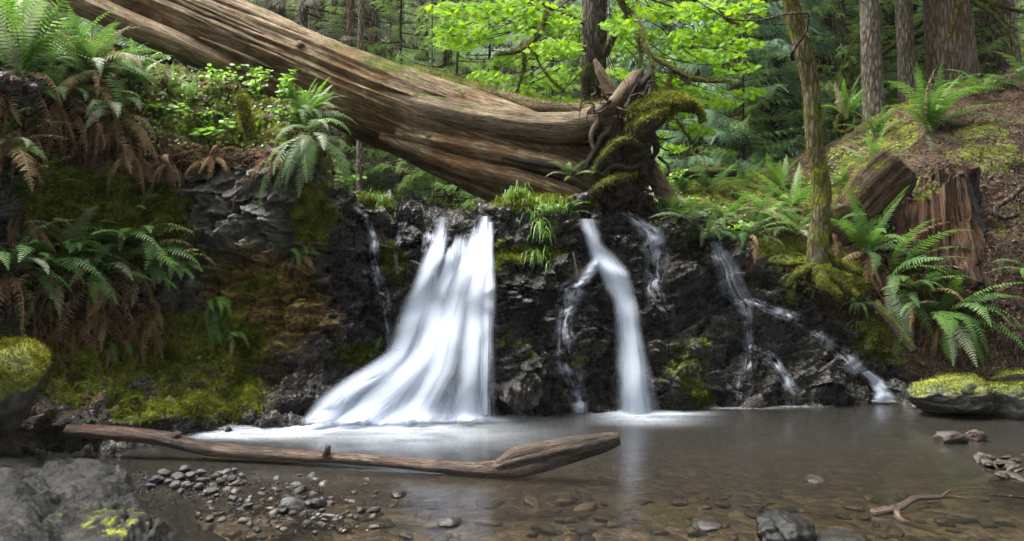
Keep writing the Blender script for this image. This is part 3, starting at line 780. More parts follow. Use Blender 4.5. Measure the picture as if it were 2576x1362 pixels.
while n_ < 130:
    a, b = random.uniform(480, 960), random.uniform(1195, 1345)
    c = abs((b - (1215 + (a - 500) * .22)) / 62)
    if random.random() < math.exp(-c * c) :
        x, y = mound(a, b); s_ = random.uniform(5, 17) / F * y
        pm = random.choice(['pebble_wet', 'pebble_wet', 'pebble', 'pebble_brown']); pl = 'small %s stone in the %s part of the gravel bar at lower left' % ({'pebble_wet': 'wet black', 'pebble': 'grey', 'pebble_brown': 'brown'}[pm], 'left' if a < 640 else 'middle' if a < 800 else 'right')
        tag(obj('river_stone', pmesh[(n_ % 6, pm)], loc=(x, y, random.uniform(-.02, .012)), rot=(random.uniform(-.3, .3), random.uniform(-.3, .3), random.uniform(0, 6)), scale=(s_ * random.uniform(.8, 1.5), s_, s_)),
            pl, 'stone', pl.replace('stone', 'stones')); n_ += 1
for i in range(60):
    a, b = random.uniform(2420, 2600), random.uniform(1150, 1215)
    if (a - 2420) / 160 < (b - 1150) / 60 * .6 + random.random() * .2: continue
    x, y = mound(a, b); s_ = random.uniform(6, 18) / F * y
    tag(obj('river_stone', pmesh[(i % 6, 'pebble_wet')], loc=(x, y, random.uniform(-.01, .02)), rot=(.2, .2, random.uniform(0, 6)), scale=(s_ * 1.5, s_, s_ * .7)), 'small dark stone in the gravel spit at the right edge', 'stone', 'stones of the right gravel spit')
# stones lying on the bed, seen through the water
for i in range(260):
    a, b = random.uniform(60, 2560), random.uniform(1170, 1375)
    x, y = mound(a, b); y += .2; s_ = random.uniform(.03, .085)
    iz = np.interp(x, [-8, 8], [0, 299]); iy = np.interp(y, [1, 9.3], [0, 219])
    z = bz[int(iz), int(iy)]
    obj('bed_stone', pmesh[(i % 6, random.choice(['pebble', 'pebble_brown', 'pebble_brown', 'pebble_wet']))], bed, (x, y, min(z + s_ * .2, -.02 - s_ * .5)), (random.uniform(-.2, .2), random.uniform(-.2, .2), random.uniform(0, 6)), (s_ * random.uniform(1, 1.5), s_, s_ * .7))
# gravel between
n = 5000
a = rng.uniform(330, 1000, n); b = rng.uniform(1185, 1350, n)
keep = rng.random(n) < np.exp(-((b - (1212 + (a - 480) * .22)) / 50) ** 2) * np.clip((900 - a) / 350, 0, 1) * (.3 + .7 * (vnoise(np.stack([a / 60, b / 25, 0 * a], -1)) > 0))
a, b = a[keep], b[keep]
y = F * CH / (b - HY); x = (a - CX) / F * y
gv, gf = ico(1)
ax = rng.normal(0, 1, (len(x), 3)); R = frames(ax, rng.normal(0, 1, (len(x), 3)))
v, f = inst(gv * np.array([1, .8, .6]), gf, R, np.stack([x, y, rng.uniform(-.025, .008, len(x))], 1), rng.uniform(.006, .016, len(x)))
tag(obj('gravel', make_mesh('gravel', v, f, M['pebble_wet'], smooth=False)), 'wet gravel bar in the shallows at lower left', kind='stuff')

# ------------------------------------------------------------------ foreground rock shelf, lower left
def shelf(name, ctl, nu, nv, mask_f, kind='structure', amp=1.0, seed=0):
    C = np.array([[W(*p) for p in row] for row in ctl])
    t1 = np.linspace(0, C.shape[0] - 1, nu); t2 = np.linspace(0, C.shape[1] - 1, nv)
    A = np.stack([catmull(C[:, k], t1) for k in range(C.shape[1])], 1)
    S = np.stack([catmull(A[k], t2) for k in range(nu)], 0)
    nn = gnorm(S); nn = np.where((nn[..., 2].mean() < 0), -nn, nn)
    q = S @ np.array([[.86, .3, -.3], [-.3, .9, 0], [.4, 0, .9]])
    wq = q + .1 * np.stack([fbm(q * 2, 3, 5), fbm(q * 2, 3, 6), fbm(q * 2, 3, 7)], -1)
    a1, a2, ai = worley(wq * np.array([2.2, 5.5, 9]), 61 + seed); c1, c2, ci = worley(wq * np.array([5, 12, 22]), 63 + seed)
    lay = q[..., 2] * 9 + .8 * fbm(q * 1.5, 3, 64); lay = lay - np.floor(lay)      # bedding steps
    d = .16 * fbm(wq * np.array([.9, 2.0, 3.0]), 3, 65 + seed) + .05 * sstep(.0, .75, lay) + .05 * (np.minimum(a2 - a1, .2) - .1) + .05 * fbm(wq * np.array([2.5, 6, 14]), 3, 66) + .012 * fbm(S * 28, 3, 4)
    S2 = S + nn * (d * amp * .7)[..., None]
    px_, py_ = pix(S2)
    m_ = mask_f(px_, py_, nn)
    me = make_mesh(name, S2.reshape(-1, 3), grid_quads(nu, nv)[:, ::-1], M['shelf'], None, m_.reshape(-1, 4))
    o = obj(name, me); return tag(o, kind=kind)
def fm(px_, py_, nn):
    n_ = fbm(np.stack([px_ / 60, py_ / 40, 0 * px_], -1), 4, 5)
    e = np.exp(-(((px_ - 300) / 130) ** 2 + ((py_ - 1320) / 45) ** 2))
    mo = np.clip(e * .55 + .05 + .35 * n_, 0, 1)
    return np.stack([mo * .6, 0 * mo + .05, 0 * mo, .3 + .3 * n_ + 0 * mo], -1)
shelf('foreground_rock_shelf', [
    [(-300,1170,6.1),(-300,1200,5.6),(-300,1280,4.9),(-300,1420,4.2),(-300,1600,3.6)],
    [(-60,1155,6.15),(-60,1185,5.7),(-60,1270,4.95),(-60,1400,4.2),(-60,1600,3.6)],
    [(60,1170,6.2),(60,1178,5.8),(60,1255,5.0),(60,1380,4.3),(60,1600,3.6)],
    [(180,1195,6.1),(180,1190,5.75),(180,1290,5.0),(180,1350,4.5),(180,1600,3.6)],
    [(270,1205,6.05),(260,1195,5.75),(250,1290,5.0),(280,1288,4.6),(280,1600,3.6)],
    [(340,1225,6.0),(330,1222,5.7),(330,1300,5.05),(370,1305,4.65),(380,1600,3.6)],
    [(400,1250,5.9),(400,1262,5.6),(420,1330,5.0),(450,1345,4.75),(480,1600,3.6)],
    [(470,1290,5.8),(480,1300,5.5),(520,1362,4.9),(640,1380,4.7),(700,1600,3.6)]], 300, 340, fm)

# ------------------------------------------------------------------ falling water
wmA = [mat_fall('silk_water_a', 1.0, .92, .34, .60, 9, .14, .16), mat_fall('silk_water_b', 5.0, .75, .40, .64, 15, .16, .12), mat_fall('silk_water_c', 9.0, .6, .44, .68, 24, .2, .2)]
wmB = [mat_fall('veil_water_a', 13.0, .9, .38, .64, 6, .14, .42), mat_fall('veil_water_b', 17.0, .7, .40, .66, 11, .16, .46)]
wmC = [mat_fall('lace_water_a', 21.0, .62, .45, .68, 6, 1.3, .5, .8, 4.5), mat_fall('lace_water_b', 27.0, .55, .46, .68, 11, 1.6, .5, .8, 6.0)]
wmH = [mat_fall('hazy_water_a', 61.0, .75, .40, .66, 8, .8, .42), mat_fall('hazy_water_b', 67.0, .6, .44, .7, 13, .9, .45)]
PI = math.pi
def strands(root, lines, mats, gap=.1, bulge=.05, nu=12):
    for k, ln in enumerate(lines):
        fall(None, None, [(x - w / 2, y, x + w / 2, y - 2, d) for x, y, w, d in ln], nu, 70, [mats[k % len(mats)]], gap + .012 * k, 'strand', .01, root=root, bulge=bulge, smooth=40, ero=3)
def fall(name, label, rows, nu, nv, mats, gap=.05, parts='veil', swell=.05, cat='waterfall', group=None, smooth=8, root=None, bulge=0.0, ero=2, lip=False):
    """rows: (left x, left y, right x, right y[, density]) down the flow; lies just proud of the rock."""
    rows = np.array([r if len(r) == 5 else (*r, .5) for r in rows], float)
    t = np.linspace(0, len(rows) - 1, nv)
    E = catmull(rows, t)
    if len(mats) and mats[0] is wmC[0]:
        q_ = np.stack([t * 1.3, 0 * t, 0 * t + rows[0, 0]], -1); E[:, :4] += np.stack([-(E[:, 2] - E[:, 0]), -(E[:, 3] - E[:, 1]), E[:, 2] - E[:, 0], E[:, 3] - E[:, 1]], 1) * .25; w0 = (E[:, 2] - E[:, 0]); h0 = (E[:, 3] - E[:, 1]); k_ = .16 * fbm(q_, 3, 3); k2 = .2 * fbm(q_, 3, 8)
        E[:, 0] += w0 * (k_ + k2); E[:, 2] += w0 * (k_ - k2); E[:, 4] += .12 * fbm(q_ * 1.7, 2, 5)
    u = np.linspace(0, 1, nu)
    if len(mats) and mats[0] is not wmC[0]: E[:, 2] += 7 * fbm(np.stack([t * 1.4, 0 * t, 0 * t + rows[0, 0] * .7], -1), 3, 12); E[:, 0] += 7 * fbm(np.stack([t * 1.4, 0 * t, 0 * t + rows[0, 0] * .3], -1), 3, 13)
    PX = E[:, 0:1] * (1 - u) + E[:, 2:3] * u; PY = E[:, 1:2] * (1 - u) + E[:, 3:4] * u
    Dp = np.zeros((nv, nu))
    for i in range(nv):
        for j in range(nu):
            p, _n = hit(PX[i, j], PY[i, j]); Dp[i, j] = p[1] if p is not None else 9.0
    wlim = F * CH / np.maximum(PY - HY, 1); Dp = np.where(PY > 900, np.minimum(Dp, wlim), Dp)
    for it in range(ero):      # the sheet rides over the proudest rock, not into every hollow
        Pd = np.pad(Dp, 1, 'edge'); Dp = np.minimum.reduce([Pd[1:-1, 1:-1], Pd[:-2, 1:-1], Pd[2:, 1:-1], Pd[1:-1, :-2], Pd[1:-1, 2:]])
    for it in range(smooth):
        Pd = np.pad(Dp, 1, 'edge'); Dp = (Pd[1:-1, 1:-1] * 2 + Pd[:-2, 1:-1] + Pd[2:, 1:-1] + Pd[1:-1, :-2] + Pd[1:-1, 2:]) / 6
    first = root is None
    if first: root = empty(name, (0, 0, 0), label, cat, group)
    for k, mt in enumerate(mats):
        lum = swell * fbm(np.stack([u[None] * 6 + 0 * PX + 9 * k, PY / 120, 0 * PX + k * 5.3], -1), 2, 90 + k)
        d = Dp - gap - .028 * k + lum * .9 - swell * .5 - bulge * np.sin(PI * u)[None] ** .8
        X = (PX - CX) / F * d; Z = CH - (PY - HY) / F * d
        V = np.stack([X, d, Z], -1)
        vl = np.concatenate([[0], np.cumsum(np.linalg.norm(np.diff(V[:, nu // 2], axis=0), axis=1))])
        DN = np.repeat(E[:, 4:5], nu, 1)
        if lip: DN = DN - .9 * np.exp(-((u[None] - .5) / .16) ** 2 - (vl[:, None] / .2) ** 2) - .5 * np.exp(-((u[None] - .32) / .05) ** 2 - ((vl[:, None] - .5) / .4) ** 2) - .35 * np.exp(-((u[None] - .72) / .06) ** 2 - ((vl[:, None] - 1.4) / .5) ** 2)
        fl = np.stack([np.repeat(u[None], nv, 0), np.repeat(vl[:, None], nu, 1), DN], -1)
        if first: root.location = tuple(V[-1, nu // 2]); first = False
        me = make_mesh(parts, V.reshape(-1, 3) - np.array(root.location), grid_quads(nv, nu), mt, fl.reshape(-1, 3))
        obj(parts, me, root)
    return root
main = fall('waterfall', 'widest white waterfall fanning out to the left from the rock lip', [
    (1094,552,1238,536,.2),(1087,590,1237,582,.38),(1068,640,1236,640,.5),(1050,690,1241,690,.42),(1032,745,1246,745,.44),(1002,800,1248,800,.5),(985,850,1242,850,.48),(955,905,1244,905,.5),
    (880,955,1240,955,.5),(812,1000,1244,1000,.46),(768,1052,1240,1044,.6),(735,1076,1246,1064,.2),(700,1094,1250,1080,-.7)], 70, 110, wmA, .07, swell=.03, smooth=60, ero=4, lip=True)
fall('waterfall', 'thin see-through veil at the upper left of the widest waterfall', [(1066,550,1096,548,.4),(1066,600,1094,598,.5),(1064,650,1090,648,.6)], 14, 24, wmC, .04, swell=.02)
tall = fall('waterfall', 'tall narrow white waterfall right of the grassy rock', [
    (1446,552,1502,550,.45),(1466,600,1515,596,.7),(1482,650,1552,640,.75),(1505,700,1590,690,.72),(1535,760,1606,752,.8),(1544,850,1624,850,.68),(1545,940,1646,940,.58),(1540,1042,1668,1038,.55)], 34, 100, wmB, .05, swell=.02, smooth=40, ero=3)
fall('waterfall', 'lacy side stream branching left off the tall narrow waterfall', [
    (1482,660,1512,660,.45),(1448,700,1490,705,.5),(1408,745,1462,735,.5),(1405,800,1448,800,.52),(1400,860,1440,860,.48),(1395,920,1448,920,.5),(1425,980,1465,980,.55),(1448,1040,1478,1040,.6)], 22, 90, wmC, .04, swell=.03)
fall('waterfall', 'small forked cascade right of the tall narrow waterfall', [
    (1560,536,1585,534,.5),(1590,565,1630,562,.6),(1615,592,1668,588,.6),(1625,630,1672,628,.5),(1635,690,1678,688,.45),(1628,715,1662,712,.55),(1640,760,1668,758,.45),(1668,800,1695,798,.4),(1690,840,1712,838,.35)], 18, 80, wmC, .035, swell=.02)
fall('waterfall', 'short hazy waterfall at the top of the right rock slope', [
    (1782,610,1822,608,.5),(1784,640,1840,634,.56),(1790,680,1862,668,.5),(1800,720,1880,715,.5),(1815,750,1905,758,.6)], 30, 50, [wmH[0], wmH[1]], .045, swell=.02)
fall('waterfall', 'thin trickle dropping down the middle of the right rock slope', [
    (1840,752,1885,752,.6),(1862,790,1888,788,.5),(1872,850,1894,850,.45),(1872,910,1900,905,.4),(1850,960,1890,960,.42),(1848,1022,1870,1022,.4)], 12, 70, wmC, .03, swell=.015)
fall('waterfall', 'second trickle forking right to the foot of the slope', [(1885,875,1900,868,.4),(1930,905,1950,890,.42),(1962,950,1985,940,.5),(1975,990,2005,985,.5),(1985,1022,2012,1020,.5)], 10, 50, wmC, .03, swell=.015)
fall('waterfall', 'long diagonal cascade along the right edge of the rock slope', [
    (1880,762,1892,748,.55),(1940,790,1960,772,.55),(2000,820,2022,800,.5),(2060,862,2085,842,.5),(2110,905,2135,885,.5),(2150,945,2180,928,.55)], 14, 110, wmC, .03, swell=.02)
fall('waterfall', 'small spreading fall at the far right foot of the rock', [(2160,940,2190,930,.6),(2180,962,2220,950,.68),(2196,985,2240,978,.7),(2190,1012,2262,1006,.7)], 16, 34, wmB, .03, swell=.02)
fall('waterfall', 'thin trickle down the dark rock left of the widest waterfall', [
    (888,522,898,520,.55),(912,548,926,545,.55),(925,585,944,584,.55),(934,640,956,640,.5),(946,710,966,710,.5),(954,780,978,780,.48),(965,840,985,840,.48),(972,890,986,890,.45)], 10, 100, wmC, .03, swell=.015)
fall('waterfall', 'faint short trickle in the rock cleft beside the widest waterfall', [(1004,560,1026,556,.45),(992,600,1010,598,.45),(988,640,1004,640,.4),(992,690,1006,690,.35)], 8, 40, wmC, .03, swell=.01)
wmS = [mat_fall('strand_water_%d' % k, 31.0 + 4 * k, .97, .34, .62, 3.2, .12, .48) for k in range(3)]
strands(main, [
 [(1120,547,50,.4),(1106,610,56,.6),(1085,655,64,.75),(1064,720,66,.7),(1050,765,92,.8),(1035,810,94,.7),(1020,860,90,.65),(990,905,100,.7),(920,955,140,.7),(850,1008,130,.7),(812,1052,112,.8),(775,1078,130,-.6)],
 [(1150,590,30,-.2),(1136,640,50,.5),(1120,705,64,.7),(1105,765,76,.75),(1085,840,84,.7),(1060,905,100,.7),(1010,960,130,.75),(940,1020,140,.7),(900,1052,150,.8),(870,1080,170,-.6)],
 [(1200,572,52,.3),(1188,640,70,.7),(1170,690,94,.8),(1150,760,104,.8),(1130,850,112,.72),(1110,930,112,.66),(1075,1000,120,.66),(1040,1052,140,.75),(1020,1078,160,-.6)],
 [(1221,545,38,.5),(1217,620,52,.75),(1206,700,72,.75),(1197,780,84,.78),(1190,870,84,.72),(1184,960,80,.7),(1178,1046,90,.75),(1176,1068,110,-.6)],
 [(1234,560,24,.5),(1232,690,34,.6),(1226,760,48,.55),(1224,850,52,.45),(1222,950,52,.45),(1222,1046,60,.5)],
 [(1010,880,60,.5),(952,925,92,.65),(882,975,92,.65),(822,1030,80,.6),(788,1058,60,.65)]], wmS, .13, .07)
strands(tall, [
 [(1474,552,48,.5),(1490,600,42,.7),(1514,650,54,.75),(1546,692,74,.8),(1570,742,68,.8),(1580,800,62,.75),(1590,870,66,.7),(1598,950,76,.66),(1603,1042,92,.7)],
 [(1502,650,40,.5),(1482,690,44,.55),(1450,725,40,.5)]], wmS, .09, .05)
# foam where the falls strike the pool: low soft domes of froth on the water
def foam(name, label, blobs, z=.012):
    xs, ys, als = [], [], []
    X, Y = np.meshgrid(np.linspace(blobs[0][4], blobs[0][5], 180), np.linspace(blobs[0][6], blobs[0][7], 90), indexing='ij')
    A = np.zeros_like(X)
    for (px, py, rx, ry, *_r) in blobs[1:]:
        cy = F * CH / (py - HY); cx = (px - CX) / F * cy
        A = 1 - (1 - A) * (1 - np.clip((_r[0] if _r else .85) * np.exp(-(((X - cx) / rx) ** 2 + ((Y - cy) / ry) ** 2)), 0, 1))
    Z = z + .02 * A ** 2 + .006 * A * fbm(np.stack([X * 3, Y * 5, 0 * X], -1), 3, 9)
    fl = np.stack([X * 0, Y * 0, A], -1)
    return tag(obj(name, make_mesh(name, np.stack([X, Y, Z], -1).reshape(-1, 3), grid_quads(180, 90)[:, ::-1], M['foam'], fl.reshape(-1, 3))), label, kind='stuff')
foam('foam', 'white froth spreading on the pool under the widest waterfall', [(0,0,0,0,-3.6,1.2,5.9,8.7), (1060,1056,.6,.26,.92), (920,1064,.5,.28,.9), (1180,1052,.35,.22,.9), (740,1080,.6,.22,.75), (600,1098,.6,.18,.6), (1270,1056,.4,.16,.5), (960,1080,1.0,.42,.38), (1080,1105,1.1,.55,.2)])
foam('foam', 'white froth on the pool under the tall narrow waterfall', [(0,0,0,0,.2,3.0,7.0,8.8), (1600,1038,.26,.18,.95), (1670,1042,.4,.12,.75), (1540,1046,.3,.12,.6), (1620,1058,.5,.28,.4)])
foam('foam', 'thin froth line at the foot of the right rock slope', [(0,0,0,0,1.6,4.6,8.0,9.2), (1860,1030,.5,.05,.4), (2010,1026,.25,.04,.4), (2230,1012,.25,.07,.7)])

# ------------------------------------------------------------------ the fallen log with its root plate
def tube(name, parent, pts, rad, mat, seg=16, world=True, moss=None, fuzz=0, fuzz_mat=None, flen=.03, hang=.3, fw=.008, **kw):
    """pts in (px,py,Y) pixels+distance; rad in metres."""
    P = np.array([W(*p) for p in pts]) if world else np.asarray(pts, float)
    V, T, Q, fl, Nv = tube_geo(P, rad, seg, **kw)
    m = None
    if moss is not None:
        m = np.zeros((len(V), 4)); mx, my = pix(V)
        for (cx, cy, rx, ry, w) in moss:
            m[:, 0] += w * np.exp(-(((mx - cx) / rx) ** 2 + ((my - cy) / ry) ** 2))
    g = Geo(); g.add(V, T, Q, fl, m)
    o = g.build(name, mat, parent)
    if fuzz:
        w_ = np.clip(Nv[:, 2] + .7 + .9 * fbm(V[:len(Nv)] * 5, 3, 8), .02, 2); w_ /= w_.sum()
        k = rng.choice(len(Nv), fuzz, p=w_)
        r_ = np.linalg.norm(np.diff(V[:2], axis=0))
        k = np.minimum(k, len(Nv) - seg - 2); ra, rb = rng.random((fuzz, 1)), rng.random((fuzz, 1))
        bv, bf = blades(V[k] + (V[k + 1] - V[k]) * 0 + ra * (V[k + seg] - V[k]) + rng.normal(0, .01, (fuzz, 3)), Nv[k], flen, fw, .7, hang, fuzz)
        base = np.array(parent.location) if parent is not None else np.zeros(3)
        tag(obj('moss_tuft', make_mesh('moss_tuft', bv - base, bf, fuzz_mat or M['moss']), o), kind='stuff')
    return o

log = empty('fallen_log', W(1480, 505, 9.6), 'huge weathered fallen log spanning the stream with its upturned root plate', 'log')
PI = math.pi
tube('trunk', log, [(-150,-235,10.1),(300,-22,9.95),(500,66,9.85),(700,150,9.75),(850,215,9.7),(1000,280,9.65),(1150,340,9.65),(1280,385,9.65),(1400,420,9.7),(1500,440,9.75)],
     [.44,.45,.45,.45,.46,.5,.54,.55,.5,.42], M['log'], 230, step=.035, bump=.09, flute=.075, nfl=9, seed=3, fscale=.7,
     moss=[(960,160,60,25,1.0),(850,120,120,18,.35),(700,70,200,20,.25),(1000,200,80,20,.5)],
     grooves=[(2.15,2.0,.2,.05,.0,.42),(1.25,1.05,.12,.035,.05,.5),(2.9,2.55,.24,.06,.0,.36),(.3,.2,.1,.035,.2,.8),(3.5,3.3,.2,.08,.35,1.0),(4.0,3.6,.22,.09,.5,1.0),(2.7,3.0,.24,.10,.62,1.0),(1.7,1.8,.12,.035,.3,.7),(4.4,4.4,.16,.06,.0,.9),(3.2,3.1,.12,.035,.1,.7),(3.75,3.7,.12,.035,.0,.6),(2.45,2.3,.10,.03,.3,.75),(1.95,1.6,.10,.03,.0,.55),(2.6,2.75,.1,.03,.05,.5),(3.4,3.5,.1,.03,.0,.4),(.9,.8,.1,.03,.2,.6)])
tube('split_slab', log, [(-100,-120,9.6),(200,5,9.5),(330,62,9.45),(450,112,9.42),(560,165,9.45),(680,220,9.5),(800,275,9.6)], [.2,.2,.19,.18,.16,.13,.07], M['log'], 40, flute=.06, bump=.07, seed=8, fscale=.8, flat=(1, .75), grooves=[(1.6,1.5,.2,.1,0,.8)])
tube('ridge', log, [(930,178,9.9),(1050,205,9.92),(1180,240,9.95),(1300,268,9.95),(1420,285,9.9),(1510,280,9.8),(1570,255,9.7),(1610,210,9.65)], [.10,.17,.17,.14,.12,.11,.11,.07], M['log_grey'], 32, bump=.16, flute=.07, seed=12,
     moss=[(1080,195,110,35,1.0),(1000,190,50,30,1.0),(1200,240,50,25,.5)], fuzz=7000, flen=.035)
tube('ridge', log, [(880,225,9.4),(1000,258,9.3),(1120,285,9.2),(1230,307,9.15),(1340,322,9.15),(1440,322,9.2),(1520,305,9.3)], [.12,.16,.17,.17,.17,.18,.2], M['log_grey'], 40, bump=.12, flute=.08, seed=14, grooves=[(2.6,2.2,.22,.10,.35,1.0),(3.6,3.3,.12,.08,.3,.9)], moss=[(1050,240,120,18,.5),(1180,270,60,14,.4)])
tube('ridge', log, [(1000,335,9.25),(1120,362,9.15),(1240,385,9.1),(1340,405,9.1),(1420,425,9.12),(1490,462,9.2)], [.08,.11,.12,.11,.12,.13], M['log'], 28, bump=.14, flute=.09, seed=15, grooves=[(2.2,2.4,.2,.12,.1,1.0)])
tube('ridge', log, [(960,345,9.3),(1100,395,9.2),(1220,432,9.12),(1330,462,9.1),(1410,490,9.12),(1470,520,9.2)], [.08,.13,.14,.13,.14,.15], M['log'], 28, bump=.14, flute=.1, seed=16, grooves=[(2.9,2.7,.2,.12,.1,1.0)])
tube('ridge', log, [(900,320,9.5),(1050,395,9.4),(1180,455,9.35),(1290,500,9.35),(1380,535,9.4)], [.06,.1,.13,.14,.13], M['log'], 24, bump=.14, flute=.1, seed=17)
for k in range(9):
    x0 = random.uniform(380, 1150); t_ = (x0 - 300) / 1200; yc = np.interp(x0, [300, 700, 1000, 1280], [-22, 150, 280, 385]) + random.uniform(-50, 70); ln = random.uniform(90, 260)
    sl_ = np.interp(x0, [300, 700, 1000, 1280], [.43, .43, .41, .33]); dy = yc - np.interp(x0, [300, 700, 1000, 1280], [-22, 150, 280, 385])
    Yd = 9.72 - math.sqrt(max(.02, .25 - (dy / 210) ** 2)) * 1.0
    tube('splinter', log, [(x0, yc, Yd), (x0 + ln * .35, yc + ln * .35 * sl_, Yd - .02), (x0 + ln * .7, yc + ln * .7 * sl_, Yd - .02), (x0 + ln, yc + ln * sl_, Yd)], [.006, .02, .024, .004], M['log' if k % 2 else 'log_grey'], 10, bump=.25, flute=.15, seed=400 + k)
tube('knot', log, [(760, 118, 9.35), (752, 108, 9.28)], [.06, .035], M['log_grey'], 14, bump=.25, seed=420)
tube('knot', log, [(1080, 345, 9.12), (1076, 340, 9.08)], [.05, .03], M['log'], 14, bump=.25, seed=421)
tube('bark_strip', log, [(1250,392,9.0),(1320,408,8.98),(1390,420,9.0),(1430,430,9.05)], [.015,.03,.03,.012], M['char'], 10, flute=.1, seed=19)
# root plate
cv, cf = rock_shape(77, I5, (.34, .38, .62), .35, .5, .12)
rp = W(1565, 400, 9.35)
obj('root_plate', make_mesh('root_plate', cv + rp - np.array(log.location), cf, M['root']), log)
cv, cf = rock_shape(78, I5, (.26, .3, .26), .35, .5, .14)
obj('root_plate', make_mesh('root_plate', cv + W(1530, 478, 9.2) - np.array(log.location), cf, M['root']), log)
cv, cf = rock_shape(79, I4, (.17, .22, .3), .35, .5, .14)
obj('root_plate', make_mesh('root_plate', cv + W(1605, 250, 9.55) - np.array(log.location), cf, M['root']), log)
roots = [
 ([(1500,300,9.2),(1545,262,9.15),(1580,215,9.2),(1600,185,9.3)], [.11,.10,.08,.045], 'log_grey', 0),
 ([(1555,258,9.5),(1530,215,9.5),(1510,180,9.5),(1495,150,9.5)], [.075,.07,.055,.02], 'log_grey', 0),
 ([(1590,300,9.1),(1640,272,9.0),(1690,262,8.95),(1735,268,8.95),(1757,282,8.95),(1768,305,8.95)], [.11,.13,.115,.075,.045,.02], 'root_moss', 7000),
 ([(1590,345,9.05),(1625,315,8.95),(1660,290,8.9),(1690,275,8.9)], [.12,.12,.10,.05], 'root_moss', 4000),
 ([(1600,360,9.5),(1628,415,9.5),(1655,455,9.5),(1690,515,9.5)], [.11,.105,.10,.10], 'log_grey', 0),
 ([(1608,372,9.0),(1575,355,8.9),(1540,372,8.9),(1515,405,8.9),(1490,440,8.95)], [.05,.055,.05,.045,.03], 'root_moss', 900),
 ([(1625,400,9.0),(1590,425,8.9),(1548,418,8.88),(1520,438,8.9),(1512,470,8.95)], [.02,.03,.028,.03,.02], 'root', 0),
 ([(1600,440,8.95),(1545,455,8.85),(1500,480,8.85),(1478,515,8.9)], [.04,.055,.06,.06], 'root_moss', 900),
 ([(1560,330,9.05),(1520,340,9.0),(1500,375,9.0),(1475,415,8.98),(1460,440,9.0)], [.03,.035,.035,.035,.03], 'root', 0),
 ([(1510,300,9.05),(1490,330,9.0),(1488,360,9.0),(1500,385,9.0)], [.035,.03,.025,.02], 'log_grey', 0),
 ([(1590,250,9.3),(1615,215,9.25),(1632,190,9.25),(1630,180,9.3)], [.04,.05,.04,.02], 'root', 0),
 ([(1560,290,9.1),(1600,262,9.05),(1632,240,9.1),(1636,205,9.15)], [.03,.035,.03,.02], 'root', 0),
 ([(1640,500,9.2),(1600,490,9.1),(1560,505,9.0),(1530,525,9.0)], [.03,.045,.05,.04], 'root', 0),
 ([(1600,330,9.0),(1640,345,8.95),(1652,375,8.95),(1640,400,9.0)], [.04,.05,.04,.02], 'root', 0),
 ([(1590,395,8.95),(1625,385,8.9),(1640,360,8.9)], [.03,.02,.01], 'root', 0)]
for k, (pp, rr, mt, fz) in enumerate(roots):
    tube('root', log, pp, rr, M[mt], 20, step=.025, bump=.3, seed=100 + k, fuzz=fz, fuzz_mat=M['moss'], flen=.045, hang=.8)
g = Geo()
for k in range(150):
    a = W(random.gauss(1570, 45), random.uniform(240, 520), 9.05 + random.uniform(-.05, .2))
    pts = [a]; d = norm(np.array([random.gauss(0, 1), -.4, random.gauss(-.2, 1)]))
    for q in range(5):
        d = norm(d + np.array([random.gauss(0, .7), random.gauss(0, .4), random.gauss(-.1, .7)])); pts.append(pts[-1] + d * random.uniform(.04, .1))
    V, T, Q, fl, Nv = tube_geo(pts, np.linspace(.016, .004, 6) * random.uniform(.6, 1.5), 6, .03, .1, seed=k); g.add(V, T, Q, fl)
for k in range(110):   # hanging rootlets
    a = W(random.uniform(1535, 1560), random.uniform(290, 330), 9.0)
    pts = [a + np.array([random.gauss(0, .006) * q, random.gauss(0, .01), -.09 * q * random.uniform(.7, 1.2)]) for q in range(4)]
    V, T, Q, fl, Nv = tube_geo(pts, [.005, .005, .004, .002], 5, .05, 0, seed=k); g.add(V, T, Q, fl)
tag(g.build('rootlet', M['stump'], log), kind='stuff')

# ------------------------------------------------------------------ driftwood log in the pool
dl = empty('driftwood_log', W(1290, 1200, 5.95), 'long wet driftwood log with a splintered right end lying across the pool', 'log')
tube('trunk', dl, [(168,1083,6.5),(260,1088,6.5),(400,1102,6.45),(520,1128,6.4),(700,1144,6.3),(850,1153,6.2),(1000,1165,6.1),(1120,1176,6.0),(1220,1182,5.95),(1310,1172,5.9)],
     [.046,.054,.058,.056,.047,.043,.041,.046,.056,.066], M['drift'], 32, step=.03, bump=.14, flute=.05, seed=40)
tube('splintered_end', dl, [(1250,1180,5.92),(1300,1165,5.88),(1360,1152,5.86),(1420,1136,5.84),(1480,1122,5.82),(1530,1110,5.8),(1558,1104,5.79)],
     [.055,.105,.105,.09,.075,.06,.04], M['drift_end'], 40, step=.02, bump=.16, flute=.16, nfl=10, seed=42, flat=(.7, 1.0), grooves=[(2.9,2.7,.15,.06,.1,1.0),(3.5,3.4,.2,.06,.2,1.0),(2.2,2.4,.15,.05,.0,.9)])
tube('branch_stub', dl, [(820,1146,6.2),(824,1132,6.18),(826,1120,6.18)], [.03,.024,.018], M['drift'], 12, bump=.2, seed=44)
tube('branch_stub', dl, [(442,1098,6.42),(450,1090,6.4)], [.04,.02], M['drift'], 12, bump=.2, seed=45)
tube('splinter', dl, [(1300,1150,5.84),(1297,1135,5.84)], [.012,.003], M['drift_end'], 6, bump=.1, seed=46)
def twig(name, label, pts, rad, mat, group=None, side=(), cat='branch', **kw):
    P = np.array([W(*p) for p in pts]); root = empty(name, P[0], label, cat, group)
    tube('stem', root, pts, rad, mat, 8, step=.02, bump=.18, **kw)
    for pp, rr in side: tube('side_twig', root, pp, rr, mat, 6, step=.02, bump=.15)
    return root
